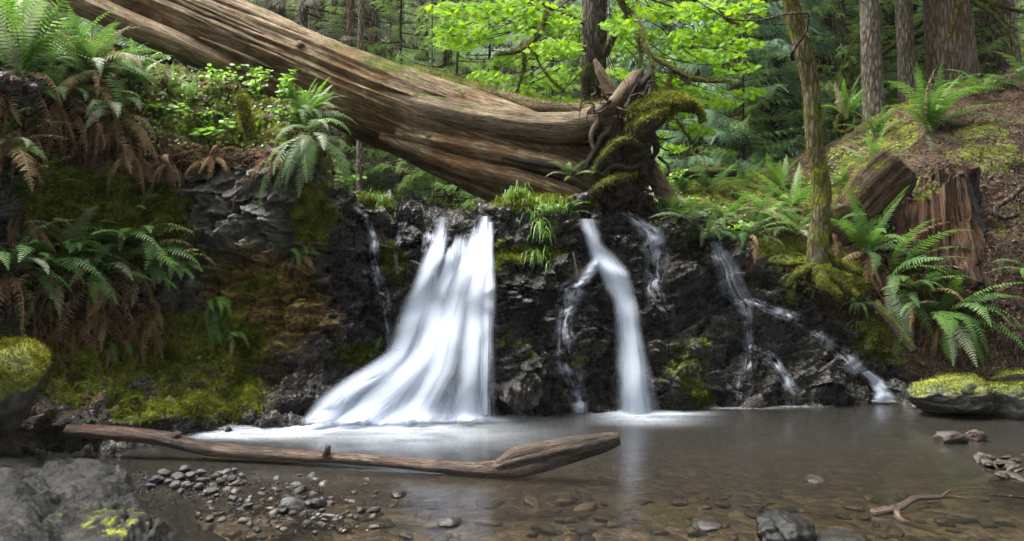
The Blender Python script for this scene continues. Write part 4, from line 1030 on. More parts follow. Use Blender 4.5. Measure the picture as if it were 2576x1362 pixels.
twig('fallen_branch', 'crooked reddish branch with a forked twig lying in the shallows at lower right', [(2195,1290,5.1),(2260,1278,5.12),(2300,1255,5.2),(2350,1252,5.25),(2395,1250,5.25),(2440,1255,5.25)], [.03,.026,.02,.016,.01,.004], M['drift'],
     side=[([(2255,1275,5.1),(2262,1305,5.0),(2310,1325,4.95),(2370,1345,4.85)], [.02,.018,.014,.008]), ([(2370,1250,5.25),(2382,1238,5.25),(2392,1232,5.25)], [.01,.007,.003])])
twig('fallen_branch', 'thin dark twig at the right edge of the shallows', [(2480,1245,5.3),(2530,1248,5.3),(2590,1256,5.3)], [.004,.007,.009], M['twig'])
twig('fallen_branch', 'short orange stick standing in the gravel at lower left', [(372,1252,5.5),(385,1262,5.48),(392,1282,5.46)], [.010,.012,.009], M['drift_end'])
twig('fallen_branch', 'thin leaning stick caught on the rock left of the tall narrow waterfall', [(1442,636,8.35),(1448,670,8.28),(1452,710,8.22),(1445,745,8.2)], [.007,.009,.009,.006], M['drift'])
twig('fallen_branch', 'mossy stick propped on the right bank below the ferns', [(1770,545,9.5),(1790,580,9.3),(1810,615,9.2)], [.02,.022,.024], M['root_moss'])
twig('fallen_branch', 'dark thin root trailing over the top right rock slope', [(1860,640,9.2),(1890,680,9.1),(1930,720,9.05),(1985,728,9.0)], [.012,.012,.011,.008], M['twig'])
twig('fallen_branch', 'long thin branch floating along the far right shore', [(2280,1024,8.3),(2360,1036,8.1),(2480,1038,8.05),(2600,1040,8.0)], [.006,.009,.008,.006], M['drift'])

# ------------------------------------------------------------------ rotten stump and leaning slab on the right bank
sb = hit(2415, 700)[0] + np.array([0, .36, .0])
st = empty('rotten_stump', sb, 'rotten reddish cedar stump with a charred black side on the right bank', 'stump')
nth, nz_ = 220, 130
TH, ZZ = np.meshgrid(np.linspace(0, 2 * PI, nth, endpoint=False), np.linspace(0, 1, nz_), indexing='ij')
cs, sn = np.cos(TH), np.sin(TH)
top = 1.2 + .26 * fbm(np.stack([cs * 3, sn * 3, 0 * cs], -1), 3, 3) - .38 * sstep(.3, -.9, cs) + .1 * fbm(np.stack([cs * 14, sn * 14, 0 * cs], -1), 2, 5)
Z = -.55 + (top + .55) * ZZ
r = .38 * (1 + .75 * np.minimum(np.exp(-(Z + .15) * 2.4), 1.0)) * (1 - .08 * ZZ)
fl_ = fbm(np.stack([cs * 3.2, sn * 3.2, Z * .7], -1), 4, 9, ridged=True); fl2 = fbm(np.stack([cs * 9, sn * 9, Z * 1.2], -1), 3, 11, ridged=True)
c1, c2, ci = worley(np.stack([cs * 5, sn * 5, Z * 5], -1), 15)
r = r * (.55 + .45 * sstep(-.5, .0, Z)) * (1 + .36 * fl_ + .18 * fl2 + .16 * (ci - .5) * sstep(.95, .5, ZZ) + .3 * np.exp(-((TH - 3.6) / .5) ** 2) * sstep(.75, .3, ZZ))
lean = np.stack([-.10 * (1 - ZZ) ** 2 * 1.5, .28 * ZZ, 0 * ZZ], -1)
V = np.stack([cs * r + .02, sn * r * .8, Z], -1) + lean
V = V.reshape(-1, 3); FLv = np.stack([cs * .45, sn * .45, Z], -1).reshape(-1, 3)
i = np.arange(nth)[:, None] * nz_ + np.arange(nz_ - 1)[None]; j = ((np.arange(nth)[:, None] + 1) % nth) * nz_ + np.arange(nz_ - 1)[None]
Q = np.stack([i, j, j + 1, i + 1], -1).reshape(-1, 4)
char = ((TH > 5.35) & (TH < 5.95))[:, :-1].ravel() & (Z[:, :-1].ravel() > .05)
def sub(name, Q, mat):
    u_, inv = np.unique(Q, return_inverse=True); m_ = np.zeros((len(u_), 4))
    obj(name, make_mesh(name, V[u_], inv.reshape(-1, 4), mat, FLv[u_], m_), st)
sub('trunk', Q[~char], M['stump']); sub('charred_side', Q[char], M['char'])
# hollow inside
V2 = V.reshape(nth, nz_, 3).copy(); V2[..., :2] *= .72; V2 = V2[:, 70:]; V2[:, :, 2] -= .03
k = V2.shape[1]
i = np.arange(nth)[:, None] * k + np.arange(k - 1)[None]; j = ((np.arange(nth)[:, None] + 1) % nth) * k + np.arange(k - 1)[None]
Qi = np.stack([i + 1, j + 1, j, i], -1).reshape(-1, 4)
rim = np.stack([np.arange(nth) * k + k - 1, ((np.arange(nth) + 1) % nth) * k + k - 1], 1)
Vr = np.vstack([V2.reshape(-1, 3), V.reshape(nth, nz_, 3)[:, -1]])
o0 = nth * k
rq_ = np.stack([rim[:, 0], rim[:, 1], o0 + (np.arange(nth) + 1) % nth, o0 + np.arange(nth)], 1)
obj('hollow', make_mesh('hollow', Vr, np.vstack([Qi, rq_]), M['stump'], np.vstack([FLv.reshape(nth, nz_, 3)[:, 70:].reshape(-1, 3), FLv.reshape(nth, nz_, 3)[:, -1]]), np.zeros((len(Vr), 4))), st)
sl = empty('leaning_slab', W(2160, 555, 9.7), 'weathered reddish slab of rotten wood leaning uphill left of the stump', 'log')
tube('slab', sl, [(2095,600,9.75),(2150,535,9.65),(2205,475,9.58),(2245,432,9.55),(2262,412,9.55)], [.2,.25,.27,.27,.25], M['slab'], 56, step=.025, bump=.14, flute=.2, nfl=6, seed=140, flat=(.45, 1.0), moss=[(2215,415,60,18,.9),(2150,480,40,30,.7),(2110,560,60,50,.8)], fuzz=1500)
sm = empty('mossy_snag', W(622, 330, 7.95), 'short moss-wrapped snag standing upright at the edge of the left bank', 'stump')
tube('stem', sm, [(632,352,7.95),(622,310,7.93),(612,270,7.92),(602,240,7.92)], [.05,.055,.05,.045], M['root_moss'], 18, step=.02, bump=.2, seed=150, fuzz=1500, moss=[(620,300,60,80,.5)])
for k, (px, py, ln) in enumerate([(2300, 860, 0), ]): pass
twig('fallen_branch', 'curved dark root exposed on the slope right of the stump', [(2576,470,9.0),(2540,500,8.95),(2505,525,8.95),(2520,548,8.9),(2560,540,8.9)], [.035,.035,.03,.03,.03], M['twig'])
twig('fallen_branch', 'mossy buried root running down the right bank under the big fern', [(2200,760,8.95),(2250,820,8.8),(2300,885,8.65)], [.05,.06,.05], M['root_moss'])
twig('fallen_branch', 'mossy log lying on the flat ground behind the right ferns', [(1640,442,11.0),(1720,437,11.0),(1850,432,11.1)], [.07,.08,.07], M['root_moss'])

# ------------------------------------------------------------------ ferns
def frond_mesh(name, e0, e1, curl, mat, seed, pairs=25, wid=.135, dead=0.0, taper=1.0):
    r = np.random.default_rng(seed)
    n = 17; t = np.linspace(0, 1, n)
    el = np.radians(e0 + (e1 - e0) * t ** 1.15); yaw = np.radians(curl) * t ** 1.5
    d = np.stack([np.cos(el) * np.cos(yaw), np.cos(el) * np.sin(yaw), np.sin(el)], -1)
    C = np.concatenate([[[0, 0, 0]], np.cumsum((d[1:] + d[:-1]) / 2 / (n - 1), 0)])
    v, q, tr = [], [], []
    side = norm(np.cross(np.array([0, 0, 1.0]), d)); nn = np.cross(d, side)
    for k in range(n):
        w = .0065 * (1 - .75 * t[k])
        v += [C[k] - side[k] * w, C[k] + side[k] * w]
    for k in range(n - 1): q.append([2 * k, 2 * k + 1, 2 * k + 3, 2 * k + 2])
    for p in range(pairs):
        s = .13 + .86 * (p + .5) / pairs
        c = np.array([np.interp(s, t, C[:, a]) for a in range(3)]); dd = np.array([np.interp(s, t, d[:, a]) for a in range(3)])
        sd_ = np.array([np.interp(s, t, side[:, a]) for a in range(3)]); nr = np.array([np.interp(s, t, nn[:, a]) for a in range(3)])
        x = (s - .13) / .87
        L = wid * min(1, .55 + 2.4 * x) * (1 - x ** 2.2 * taper) + .008
        for sg in (-1, 1):
            Lk = L * r.uniform(.85, 1.1)
            drp = r.normal(-.12, .12) - dead * r.uniform(.3, 1.2)
            u = norm(sd_ * sg + dd * (.28 + .35 * x + dead * r.normal(0, .5)) + nr * drp)
            wv = norm(np.cross(u, nr)) * .0125 * (1 - .35 * x) * (1 - .35 * dead)
            b = len(v)
            tip = c + u * Lk + nr * (-.25 * Lk * (1 + dead)) * .5
            v += [c - wv * .8, c + u * Lk * .45 - wv, tip, c + u * Lk * .45 + wv, c + wv * .8]
            q.append([b, b + 1, b + 3, b + 4]); tr.append([b + 1, b + 2, b + 3])
    return make_mesh(name, np.array(v), [np.array(tr), np.array(q)], mat, smooth=False)
KINDS_ = {'up': (82, 40), 'arch': (68, -25), 'out': (38, -30), 'droop': (42, -70), 'hang': (-15, -86), 'flat': (15, -15)}
FM = {}
def frond(kind, mat):
    k = (kind, mat, random.randrange(5))
    if k not in FM:
        e0, e1 = KINDS_[kind]
        FM[k] = frond_mesh('dead_frond' if mat in ('fern_dead', 'fern_tan') else 'frond', e0 + random.uniform(-8, 8), e1 + random.uniform(-10, 10), random.uniform(-35, 35), M[mat], random.randrange(9999), dead=1.0 if mat == 'fern_dead' else .5 if mat == 'fern_tan' else 0, wid=.075 if mat == 'fern_dead' else .125)
    return FM[k]
def fern(px, py, label, spec, group='sword ferns', cat='fern', name='sword_fern', Y=None, at=None):
    """spec: (kind, count, azimuth lo, hi, length lo, hi, material); azimuth 0 = right, -90 = towards the viewer."""
    if at is not None: p = np.asarray(at, float)
    elif Y is not None: p = W(px, py, Y)
    else:
        p, n = hit(px, py)
        if p is None: return None
    root = empty(name, p, label, cat, group)
    for kind, cnt, a0, a1, l0, l1, mt in spec:
        for k in range(cnt):
            az = a0 + (a1 - a0) * (k + random.uniform(.1, .9)) / cnt
            s_ = random.uniform(l0, l1) * (1.28 if px > 1500 else 1.35 if py < 230 else 1.2)
            rv = random.random(); m2 = mt
            if mt == 'fern_dead': m2 = 'fern_tan' if rv < .22 else mt
            elif rv < .06: m2 = 'fern_tan'
            elif rv < .13: m2 = 'fern_pale'
            elif rv < .3: m2 = {'fern': 'fern_dark', 'fern_dark': 'fern', 'fern_lime': 'fern'}.get(mt, mt)
            me = frond(kind, m2)
            obj(me.name.split('.')[0], me, root, (random.gauss(0, .02), random.gauss(0, .02), random.gauss(0, .015)),
                (math.radians(random.gauss(0, 16)), math.radians(random.gauss(0, 11)), math.radians(az + random.gauss(0, 9))), (s_, s_ * random.uniform(.9, 1.15), s_))
    return root
# left bank
fern(50, 190, 'tall bright sword fern at the top left corner of the picture', [('up', 9, -180, 180, .65, .85, 'fern_lime'), ('arch', 8, -180, 180, .6, .8, 'fern'), ('hang', 12, -170, -20, .5, .8, 'fern_dead')])
fern(130, 175, 'bright sword fern just right of the top left corner fern', [('up', 6, -180, 180, .55, .75, 'fern_lime'), ('arch', 6, -180, 180, .5, .7, 'fern')])
fern(235, 205, 'big sword fern with a brown skirt of dead fronds on the left overhang', [('up', 6, -180, 180, .45, .65, 'fern'), ('arch', 15, -180, 180, .5, .7, 'fern'), ('out', 6, -150, 20, .5, .65, 'fern'), ('droop', 4, -100, 0, .6, .75, 'fern_dark'), ('droop', 2, -70, -10, .6, .75, 'fern_pale'), ('hang', 30, -160, -20, .45, .85, 'fern_dead')])
fern(525, 165, 'small upright fern standing in front of the log on the left bank', [('up', 8, -180, 180, .28, .4, 'fern_lime'), ('arch', 4, -180, 180, .25, .35, 'fern')])
fern(425, 245, 'small fern of few spread fronds in the herbs on the left bank', [('up', 4, -180, 180, .3, .42, 'fern_lime'), ('out', 3, -180, 0, .3, .4, 'fern')])
fern(480, 250, 'low fern right of the few-fronded fern on the left bank', [('up', 3, -180, 180, .3, .4, 'fern'), ('arch', 4, -180, 180, .3, .4, 'fern_lime')])
fern(660, 205, 'small fern fronds leaning on the log above the herbs', [('up', 4, -180, 180, .25, .35, 'fern_lime')])
fern(770, 305, 'bright sword fern by the log with long fronds hanging over the cliff', [('up', 10, -180, 180, .4, .55, 'fern_lime'), ('arch', 7, -120, 60, .4, .55, 'fern'), ('droop', 4, -110, -20, .5, .6, 'fern_dark')])
fern(775, 345, 'curtain of long grey-green fronds hanging below the bright fern', [('hang', 11, -140, -30, .65, .85, 'fern_dark'), ('hang', 5, -120, -40, .55, .8, 'fern_pale'), ('hang', 6, -140, -40, .5, .7, 'fern_dead'), ('droop', 3, -120, -30, .5, .7, 'fern_dark')])
fern(330, 655, 'large arching sword fern on the left wall reaching over the rock', [('arch', 9, -150, 40, .65, .85, 'fern'), ('out', 8, -120, 20, .65, .9, 'fern_dark'), ('droop', 9, -110, 0, .65, .9, 'fern_dark'), ('flat', 5, -60, 20, .6, .8, 'fern'), ('hang', 12, -150, -30, .5, .8, 'fern_dead')])
fern(250, 700, 'drooping sword fern left of the large arching one', [('arch', 6, -180, 0, .5, .7, 'fern'), ('out', 6, -170, -20, .55, .75, 'fern_dark'), ('droop', 7, -150, -20, .6, .8, 'fern_dark'), ('hang', 16, -160, -20, .5, .8, 'fern_dead')])
fern(120, 690, 'sword fern of dark glossy fronds against the left wall', [('arch', 7, -180, 0, .55, .75, 'fern'), ('out', 6, -170, -10, .5, .7, 'fern_dark'), ('droop', 7, -150, -20, .6, .75, 'fern_dark'), ('hang', 12, -160, -20, .5, .8, 'fern_dead')])
fern(20, 690, 'dark sword fern half cut by the left edge', [('arch', 6, -150, 30, .5, .7, 'fern_dark'), ('droop', 6, -150, 0, .6, .75, 'fern_dark'), ('hang', 10, -160, -20, .5, .8, 'fern_dead')])
fern(60, 530, 'upright fern at the left edge above the dark ferns', [('up', 5, -180, 180, .4, .55, 'fern'), ('arch', 7, -150, 30, .5, .7, 'fern'), ('hang', 14, -160, -20, .4, .7, 'fern_dead')])
fern(20, 370, 'fern with arching fronds under the top left overhang', [('arch', 5, -120, 20, .4, .6, 'fern'), ('out', 4, -90, 20, .4, .6, 'fern_dark'), ('hang', 16, -160, -20, .4, .75, 'fern_dead')])
fern(350, 545, 'small fern of three fronds on bare rock above the arching fern', [('up', 3, -90, 60, .28, .4, 'fern'), ('arch', 3, -60, 30, .3, .45, 'fern')])
fern(545, 770, 'narrow hanging fern on the ochre stained rock', [('hang', 4, -120, -40, .35, .5, 'fern_dark'), ('droop', 5, -120, -20, .35, .5, 'fern'), ('hang', 4, -140, -40, .3, .4, 'fern_dead')])
fern(590, 850, 'small soft fern low on the mossy ochre rock', [('droop', 6, -140, -30, .25, .35, 'fern'), ('hang', 3, -120, -30, .2, .3, 'fern_dead')])
fern(745, 640, 'small fern clinging to the black rock left of the thin trickle', [('droop', 9, -160, 10, .25, .38, 'fern'), ('out', 4, -60, 30, .28, .36, 'fern_pale'), ('hang', 6, -140, -40, .25, .35, 'fern_dead')])
fern(270, 870, 'pair of drooping fronds above the mossy ledge', [('droop', 2, -60, -30, .42, .5, 'fern_dark'), ('hang', 2, -120, -80, .34, .42, 'fern_dark'), ('hang', 8, -160, -30, .3, .4, 'fern_dead')])
fern(130, 880, 'pale yellowing frond behind the mossy boulder', [('droop', 2, -160, -120, .28, .34, 'fern_pale'), ('hang', 5, -160, -20, .3, .4, 'fern_dead')])
fern(935, 880, 'single small yellow-green frond on the wet rock beside the widest waterfall', [('up', 1, -100, -80, .2, .22, 'fern_lime'), ('arch', 1, 0, 40, .12, .14, 'fern')], group=None)
for k, (px, py) in enumerate([(70, 830), (180, 800), (260, 800), (380, 790), (420, 410), (540, 395), (330, 385), (690, 400), (60, 330)]):
    fern(px, py, 'skirt of brown dead fern fronds %s' % ['above the boulder at left', 'left of the ledge ferns', 'under the drooping fern', 'under the large arching fern', 'hanging from the overhang above the bare rock', 'left of the mossy snag on the overhang', 'at the foot of the big overhang fern', 'right of the mossy snag on the overhang', 'in the shadow at the upper left edge'][k],
         [('hang', 18, -170, -10, .3, .6 if py > 500 or px < 350 else .38, 'fern_dead'), ('droop', 4, -170, -10, .3, .5, 'fern_dead')], group='dead fern skirts', name='dead_fern')
fern(330, 215, 'leafy sword fern between the overhang fern and the log', [('up', 4, -180, 180, .35, .5, 'fern_lime'), ('arch', 10, -180, 60, .4, .55, 'fern'), ('droop', 4, -100, 0, .4, .55, 'fern_dark')])
fern(150, 260, 'shaggy fern hanging from the overhang below the corner ferns', [('arch', 8, -170, 0, .45, .6, 'fern'), ('droop', 6, -150, -20, .5, .65, 'fern_dark'), ('hang', 22, -165, -15, .5, .8, 'fern_dead')])
fern(20, 120, 'bright fern cut by the left edge near the top', [('up', 8, -180, 180, .5, .7, 'fern_lime'), ('arch', 6, -180, 180, .5, .65, 'fern_lime')])
fern(290, 300, 'brown and green fern drooping over the overhang edge', [('droop', 6, -130, -10, .5, .65, 'fern_dark'), ('droop', 3, -90, -20, .5, .6, 'fern_pale'), ('hang', 26, -165, -15, .45, .7, 'fern_dead')])
fern(70, 760, 'drooping fern low on the left wall above the boulder', [('arch', 5, -160, 10, .4, .55, 'fern'), ('droop', 8, -160, -10, .45, .6, 'fern_dark'), ('hang', 10, -160, -20, .4, .6, 'fern_dead')])
fern(190, 640, 'fern of stiff fronds at the middle of the left wall', [('arch', 8, -170, 20, .5, .65, 'fern'), ('out', 5, -150, -10, .45, .6, 'fern_dark')])
fern(420, 690, 'fronds fanning right from the large arching fern', [('out', 6, -80, 15, .5, .65, 'fern'), ('droop', 6, -100, -10, .55, .7, 'fern_dark'), ('droop', 3, -90, -20, .5, .6, 'fern_pale')])
# right side
fern(1690, 540, 'broad low fern between the cascades on the right bank', [('arch', 6, -180, 180, .3, .42, 'fern'), ('out', 5, -170, 0, .3, .42, 'fern_lime')])
fern(1780, 600, 'drooping fern at the brink of the right rock slope', [('arch', 5, -180, 0, .3, .42, 'fern'), ('droop', 5, -150, -20, .35, .45, 'fern_dark')])
fern(1880, 610, 'long-fronded fern under the leaning tree, beside the white flowers', [('arch', 7, -180, 0, .4, .55, 'fern'), ('droop', 5, -150, -20, .4, .5, 'fern_dark'), ('hang', 8, -150, -30, .3, .45, 'fern_dead')])
fern(2010, 600, 'dark fern tucked behind the leaning mossy trunk', [('arch', 7, -180, 180, .45, .6, 'fern_dark'), ('out', 5, -170, 0, .4, .55, 'fern_dark')])
fern(2110, 590, 'fern right of the leaning trunk, above its roots', [('up', 4, -180, 180, .4, .5, 'fern'), ('arch', 6, -180, 0, .45, .6, 'fern'), ('hang', 8, -150, -30, .4, .55, 'fern_dead')])
fern(2300, 760, 'fern between the stump foot and the lowest fern', [('arch', 5, -150, 20, .5, .65, 'fern'), ('droop', 7, -150, -20, .5, .65, 'fern_dark'), ('hang', 6, -150, -30, .4, .55, 'fern_dead')])
fern(1440, 445, 'small fern growing on the butt of the fallen log', [('arch', 6, -180, 180, .3, .4, 'fern'), ('out', 3, -180, 0, .25, .35, 'fern')], Y=8.95)
fern(1715, 492, 'fern at the foot of the root plate on the right', [('up', 4, -180, 180, .4, .5, 'fern_lime'), ('arch', 7, -180, 180, .4, .55, 'fern')])
fern(1790, 485, 'leafy fern on the flat ground right of the root plate', [('up', 5, -180, 180, .45, .6, 'fern'), ('arch', 9, -180, 180, .45, .6, 'fern')])
fern(1640, 470, 'bright fern glowing behind the leaning root', [('up', 6, -180, 180, .4, .55, 'fern_lime'), ('arch', 6, -180, 180, .4, .5, 'fern_lime')], Y=10.6)
fern(1740, 560, 'low fern at the top of the right rock slope', [('arch', 5, -180, 180, .3, .45, 'fern'), ('out', 5, -170, 0, .35, .45, 'fern')])
fern(1830, 560, 'tangled fern in the middle of the right bank', [('arch', 9, -180, 180, .45, .6, 'fern'), ('out', 5, -170, -10, .45, .6, 'fern_dark'), ('droop', 4, -150, -30, .4, .5, 'fern_dark')])
fern(1920, 560, 'dark spreading fern left of the leaning mossy tree', [('arch', 9, -180, 180, .45, .65, 'fern'), ('out', 6, -170, -10, .45, .6, 'fern_dark'), ('droop', 5, -120, -30, .5, .6, 'fern_dark'), ('hang', 8, -150, -30, .35, .5, 'fern_dead')])
fern(1990, 530, 'fern with long fronds touching the leaning mossy tree', [('up', 4, -180, 180, .5, .6, 'fern_lime'), ('arch', 7, -180, 0, .5, .65, 'fern'), ('hang', 6, -150, -30, .35, .5, 'fern_dead')])
fern(1960, 480, 'fresh green fern behind the ferns left of the leaning tree', [('up', 6, -180, 180, .4, .55, 'fern_lime'), ('arch', 5, -180, 180, .4, .5, 'fern')])
fern(1870, 470, 'distant fern on the mossy flat under the cedar boughs', [('up', 4, -180, 180, .35, .5, 'fern'), ('arch', 6, -180, 180, .4, .5, 'fern')])
fern(1650, 540, 'tiny fern sprig on bare earth above the forked cascade', [('arch', 3, -180, 0, .2, .28, 'fern')])
fern(2185, 640, 'upright vase-shaped sword fern between the mossy tree and the stump', [('up', 7, -180, 180, .6, .75, 'fern'), ('arch', 7, -180, 30, .6, .75, 'fern'), ('droop', 4, -120, -30, .5, .6, 'fern_dark'), ('out', 4, -40, 20, .5, .65, 'fern_dead'), ('hang', 8, -150, -30, .45, .6, 'fern_dead')])
fern(2245, 710, 'sword fern with fronds arching over the foot of the stump', [('arch', 6, -60, 30, .7, .9, 'fern'), ('out', 5, -80, 10, .7, .85, 'fern_dark'), ('hang', 4, -130, -60, .65, .8, 'fern_dark'), ('droop', 5, -100, -10, .6, .75, 'fern'), ('hang', 3, -120, -40, .45, .55, 'fern_pale')])
fern(2375, 800, 'lowest large sword fern on the right bank above the shore stones', [('arch', 5, -160, 60, .6, .75, 'fern'), ('out', 4, -60, 20, .6, .75, 'fern'), ('droop', 9, -160, -20, .6, .75, 'fern_dark'), ('hang', 5, -150, -40, .5, .7, 'fern'), ('hang', 10, -150, -30, .4, .6, 'fern_dead')])
fern(2335, 335, 'large sword fern high on the slope above the stump', [('up', 6, -180, 180, .75, .95, 'fern'), ('arch', 9, -180, 30, .7, .95, 'fern'), ('out', 4, -30, 40, .7, .9, 'fern_dark'), ('hang', 3, -110, -60, .7, .8, 'fern_pale'), ('hang', 10, -150, -30, .4, .6, 'fern_dead')])
fern(2130, 300, 'backlit lime green fern at the foot of the grey trunk', [('up', 8, -180, 180, .4, .6, 'fern_lime'), ('arch', 4, -180, 180, .4, .5, 'fern_lime')], Y=12.4)
fern(2200, 420, 'fern above the leaning slab', [('up', 3, -180, 180, .4, .5, 'fern'), ('arch', 6, -180, 180, .45, .6, 'fern'), ('out', 4, -170, 0, .4, .55, 'fern_dark')])
fern(2120, 470, 'small fern just right of the leaning mossy tree', [('arch', 6, -180, 180, .35, .5, 'fern'), ('out', 4, -170, 0, .35, .5, 'fern_dark')])
fern(2200, 350, 'dark fern on the brow behind the leaning slab', [('up', 4, -180, 180, .4, .55, 'fern'), ('arch', 5, -180, 180, .45, .6, 'fern_dark'), ('hang', 6, -150, -30, .3, .5, 'fern_dead')])
fern(2470, 240, 'low fern on the mossy hump at the top right', [('out', 5, -180, 180, .5, .7, 'fern'), ('arch', 4, -180, 180, .4, .6, 'fern')])
fern(2575, 225, 'fern fronds at the upper right edge', [('out', 4, 120, 260, .6, .8, 'fern'), ('arch', 3, 90, 270, .5, .7, 'fern')])
fern(2600, 690, 'green frond poking in from the right edge', [('out', 3, 170, 220, .4, .5, 'fern')])
fern(1420, 535, 'fresh fern sprig leaning off the grassy rock', [('out', 4, -40, 60, .22, .3, 'fern_lime'), ('arch', 4, -100, 60, .2, .28, 'fern_lime')], Y=8.6)
fern(1150, 247, 'tiny fern tuft on the mossy top of the log', [('out', 5, -180, 180, .18, .26, 'fern'), ('arch', 4, -180, 180, .18, .24, 'fern_lime')], Y=9.45)
# maidenhair ferns: fans of narrow blades on a fork
def maidenhair(px, py, label, size, n):
    p, nn_ = hit(px, py); root = empty('maidenhair_fern', p + nn_ * .06, label, 'fern', 'maidenhair ferns')
    for k in range(n):
        az = -90 + (k - (n - 1) / 2) * 150 / n + random.uniform(-8, 8)
        key = ('mh', k % 3)
        if key not in FM: FM[key] = frond_mesh('blade', 25, -80 - 6 * k, random.uniform(-20, 20), M['fern_dark'] if k % 3 else M['fern'], 900 + k, pairs=16, wid=.09, taper=.6)
        obj('blade', FM[key], root, (random.gauss(0, .015), 0, random.gauss(0, .015)), (0, math.radians(random.gauss(0, 8)), math.radians(az)), size * random.uniform(.8, 1.1))
for a in [(1965, 655, 'maidenhair fern hanging left under the leaning mossy tree', .38, 10), (1985, 700, 'lower maidenhair fan below the mossy tree roots', .3, 8), (2055, 730, 'small maidenhair fern in the dark right of the mossy roots', .28, 9),
          (2155, 755, 'bright maidenhair rosette below the long hanging fronds', .32, 11), (2150, 810, 'lowest maidenhair fan on the mossy right bank', .24, 8)]: maidenhair(*a)

# ------------------------------------------------------------------ small plants, grass, litter
def leaf_shape(n=6, w=.42):
    t = np.linspace(0, PI, n); up_ = np.stack([.5 - .5 * np.cos(t), w * np.sin(t) ** .9, .06 * np.sin(t)], -1); dn = up_[1:-1][::-1] * np.array([1, -1, 1])
    v = np.vstack([up_, dn]); c = np.array([[.5, 0, 0]]); v = np.vstack([v, c]); k = len(v) - 1
    return v, np.array([[i, (i + 1) % k, k] for i in range(k)])
LV, LF = leaf_shape()
def herb(px, py, label, h, spread, n, size, mat='herb', Y=None, stems=5, group=None, name='leafy_herb', cat='plant'):
    if Y is None:
        p, nn_ = hit(px, py)
    else: p = W(px, py, Y)
    root = empty(name, p, label, cat, group)
    g = Geo(); lv = Geo(); P, Dv = [], []
    for s_ in range(stems):
        a = random.uniform(0, 2 * PI); e = np.array([math.cos(a) * spread * random.uniform(.2, 1), math.sin(a) * spread * random.uniform(.2, 1), h * random.uniform(.5, 1)])
        pts = [np.zeros(3), e * .5 + np.array([0, 0, h * .12]), e]
        V, T, Q, fl, Nv = tube_geo(pts, [.004, .003, .002], 5, .06, 0); g.add(V, T, Q, fl)
        for k in range(n // stems):
            t = random.uniform(.35, 1.05); c = catmull(np.array(pts), np.array([min(t, 1) * 2 - 1e-6]))[0]
            a2 = random.uniform(0, 2 * PI); dd = np.array([math.cos(a2), math.sin(a2), random.gauss(-.05, .25)])
            P.append(c + dd * size * random.uniform(.2, .9)); Dv.append(dd)
    g.build('stem', M['grass'], None); st_ = bpy.context.scene.objects[-1] if False else COL.objects[-1]; st_.parent = root
    P, Dv = np.array(P), np.array(Dv)
    upv = np.tile([0, -.35, 1.0], (len(P), 1)) + rng.normal(0, .35, (len(P), 3))
    v, f = inst(LV, LF, frames(Dv, upv), P, size * rng.uniform(.6, 1.25, len(P)))
    tag(obj('leaf', make_mesh('leaf', v, f, M[mat]), root), kind='stuff')
    return root
for k, (px, py, h, sp, n, lab) in enumerate([(700,285,.5,.35,170,'tall lime green herb bush against the log on the left bank'),(650,255,.45,.3,120,'lime green herb just left of the tall bush by the log'),(730,330,.3,.25,90,'low leafy herb under the tall bush by the log'),(560,225,.25,.3,90,'small leafy herb behind the bank edge left of the tall bush'),
      (480,300,.12,.4,110,'carpet of tiny bright leaves at the middle of the left bank'),(560,330,.12,.4,130,'carpet of tiny bright leaves left of the mossy snag'),(400,290,.12,.3,80,'sparse little leaves behind the big overhang fern'),(520,355,.14,.16,26,'broad pale leaves over the bank edge left of the snag'),(660,190,.35,.1,24,'thin sprig rising in front of the log'),
      (870,490,.3,.2,80,'bright leafy herb on the corner of the bank by the stream'),(30,80,.3,.5,160,'glowing leaves behind the top left ferns'),(330,185,.2,.3,60,'small leaves at the foot of the log')]):
    herb(px, py, lab, h, sp, n, .055 if k != 7 else .11, group='herbs on the left bank')
for k, (px, py, h, sp, n, lab) in enumerate([(60,320,.15,.2,24,'few rounded leaves under the top left overhang'),(500,910,.1,.2,24,'small creeping leaves on the mossy rock above the ledge'),(560,880,.08,.15,20,'round leaves creeping on the ochre moss'),(725,830,.25,.06,14,'round leaves dangling on the black rock'),(725,890,.2,.04,12,'lower dangling vine leaves on the black rock'),(20,860,.1,.2,24,'grey-green leaves behind the boulder'),(775,750,.08,.06,8,'tiny leaf pair on the rock left of the trickle')]):
    herb(px, py, lab, h, sp, n, .05, 'fern', group='creeping plants on the left wall')
for k, (px, py, h, sp, n, lab) in enumerate([(1480,455,.25,.16,50,'leafy herb against the root plate'),(1660,490,.3,.3,110,'bright herb patch under the leaning root'),(1720,520,.15,.3,60,'low herbs at the edge of the right bank'),(1860,590,.2,.25,60,'herbs with small white flowers near the right rock top'),(2230,800,.12,.15,30,'small leaves beside the lower right fern'),(2210,900,.25,.05,12,'trailing vine at the dark foot of the right bank'),(2260,690,.2,.15,40,'lime green leaves glowing behind the stump-side fern'),(1790,420,.3,.3,90,'distant herbs on the mossy flat')]):
    herb(px, py, lab, h, sp, n, .055, group='herbs on the right bank')
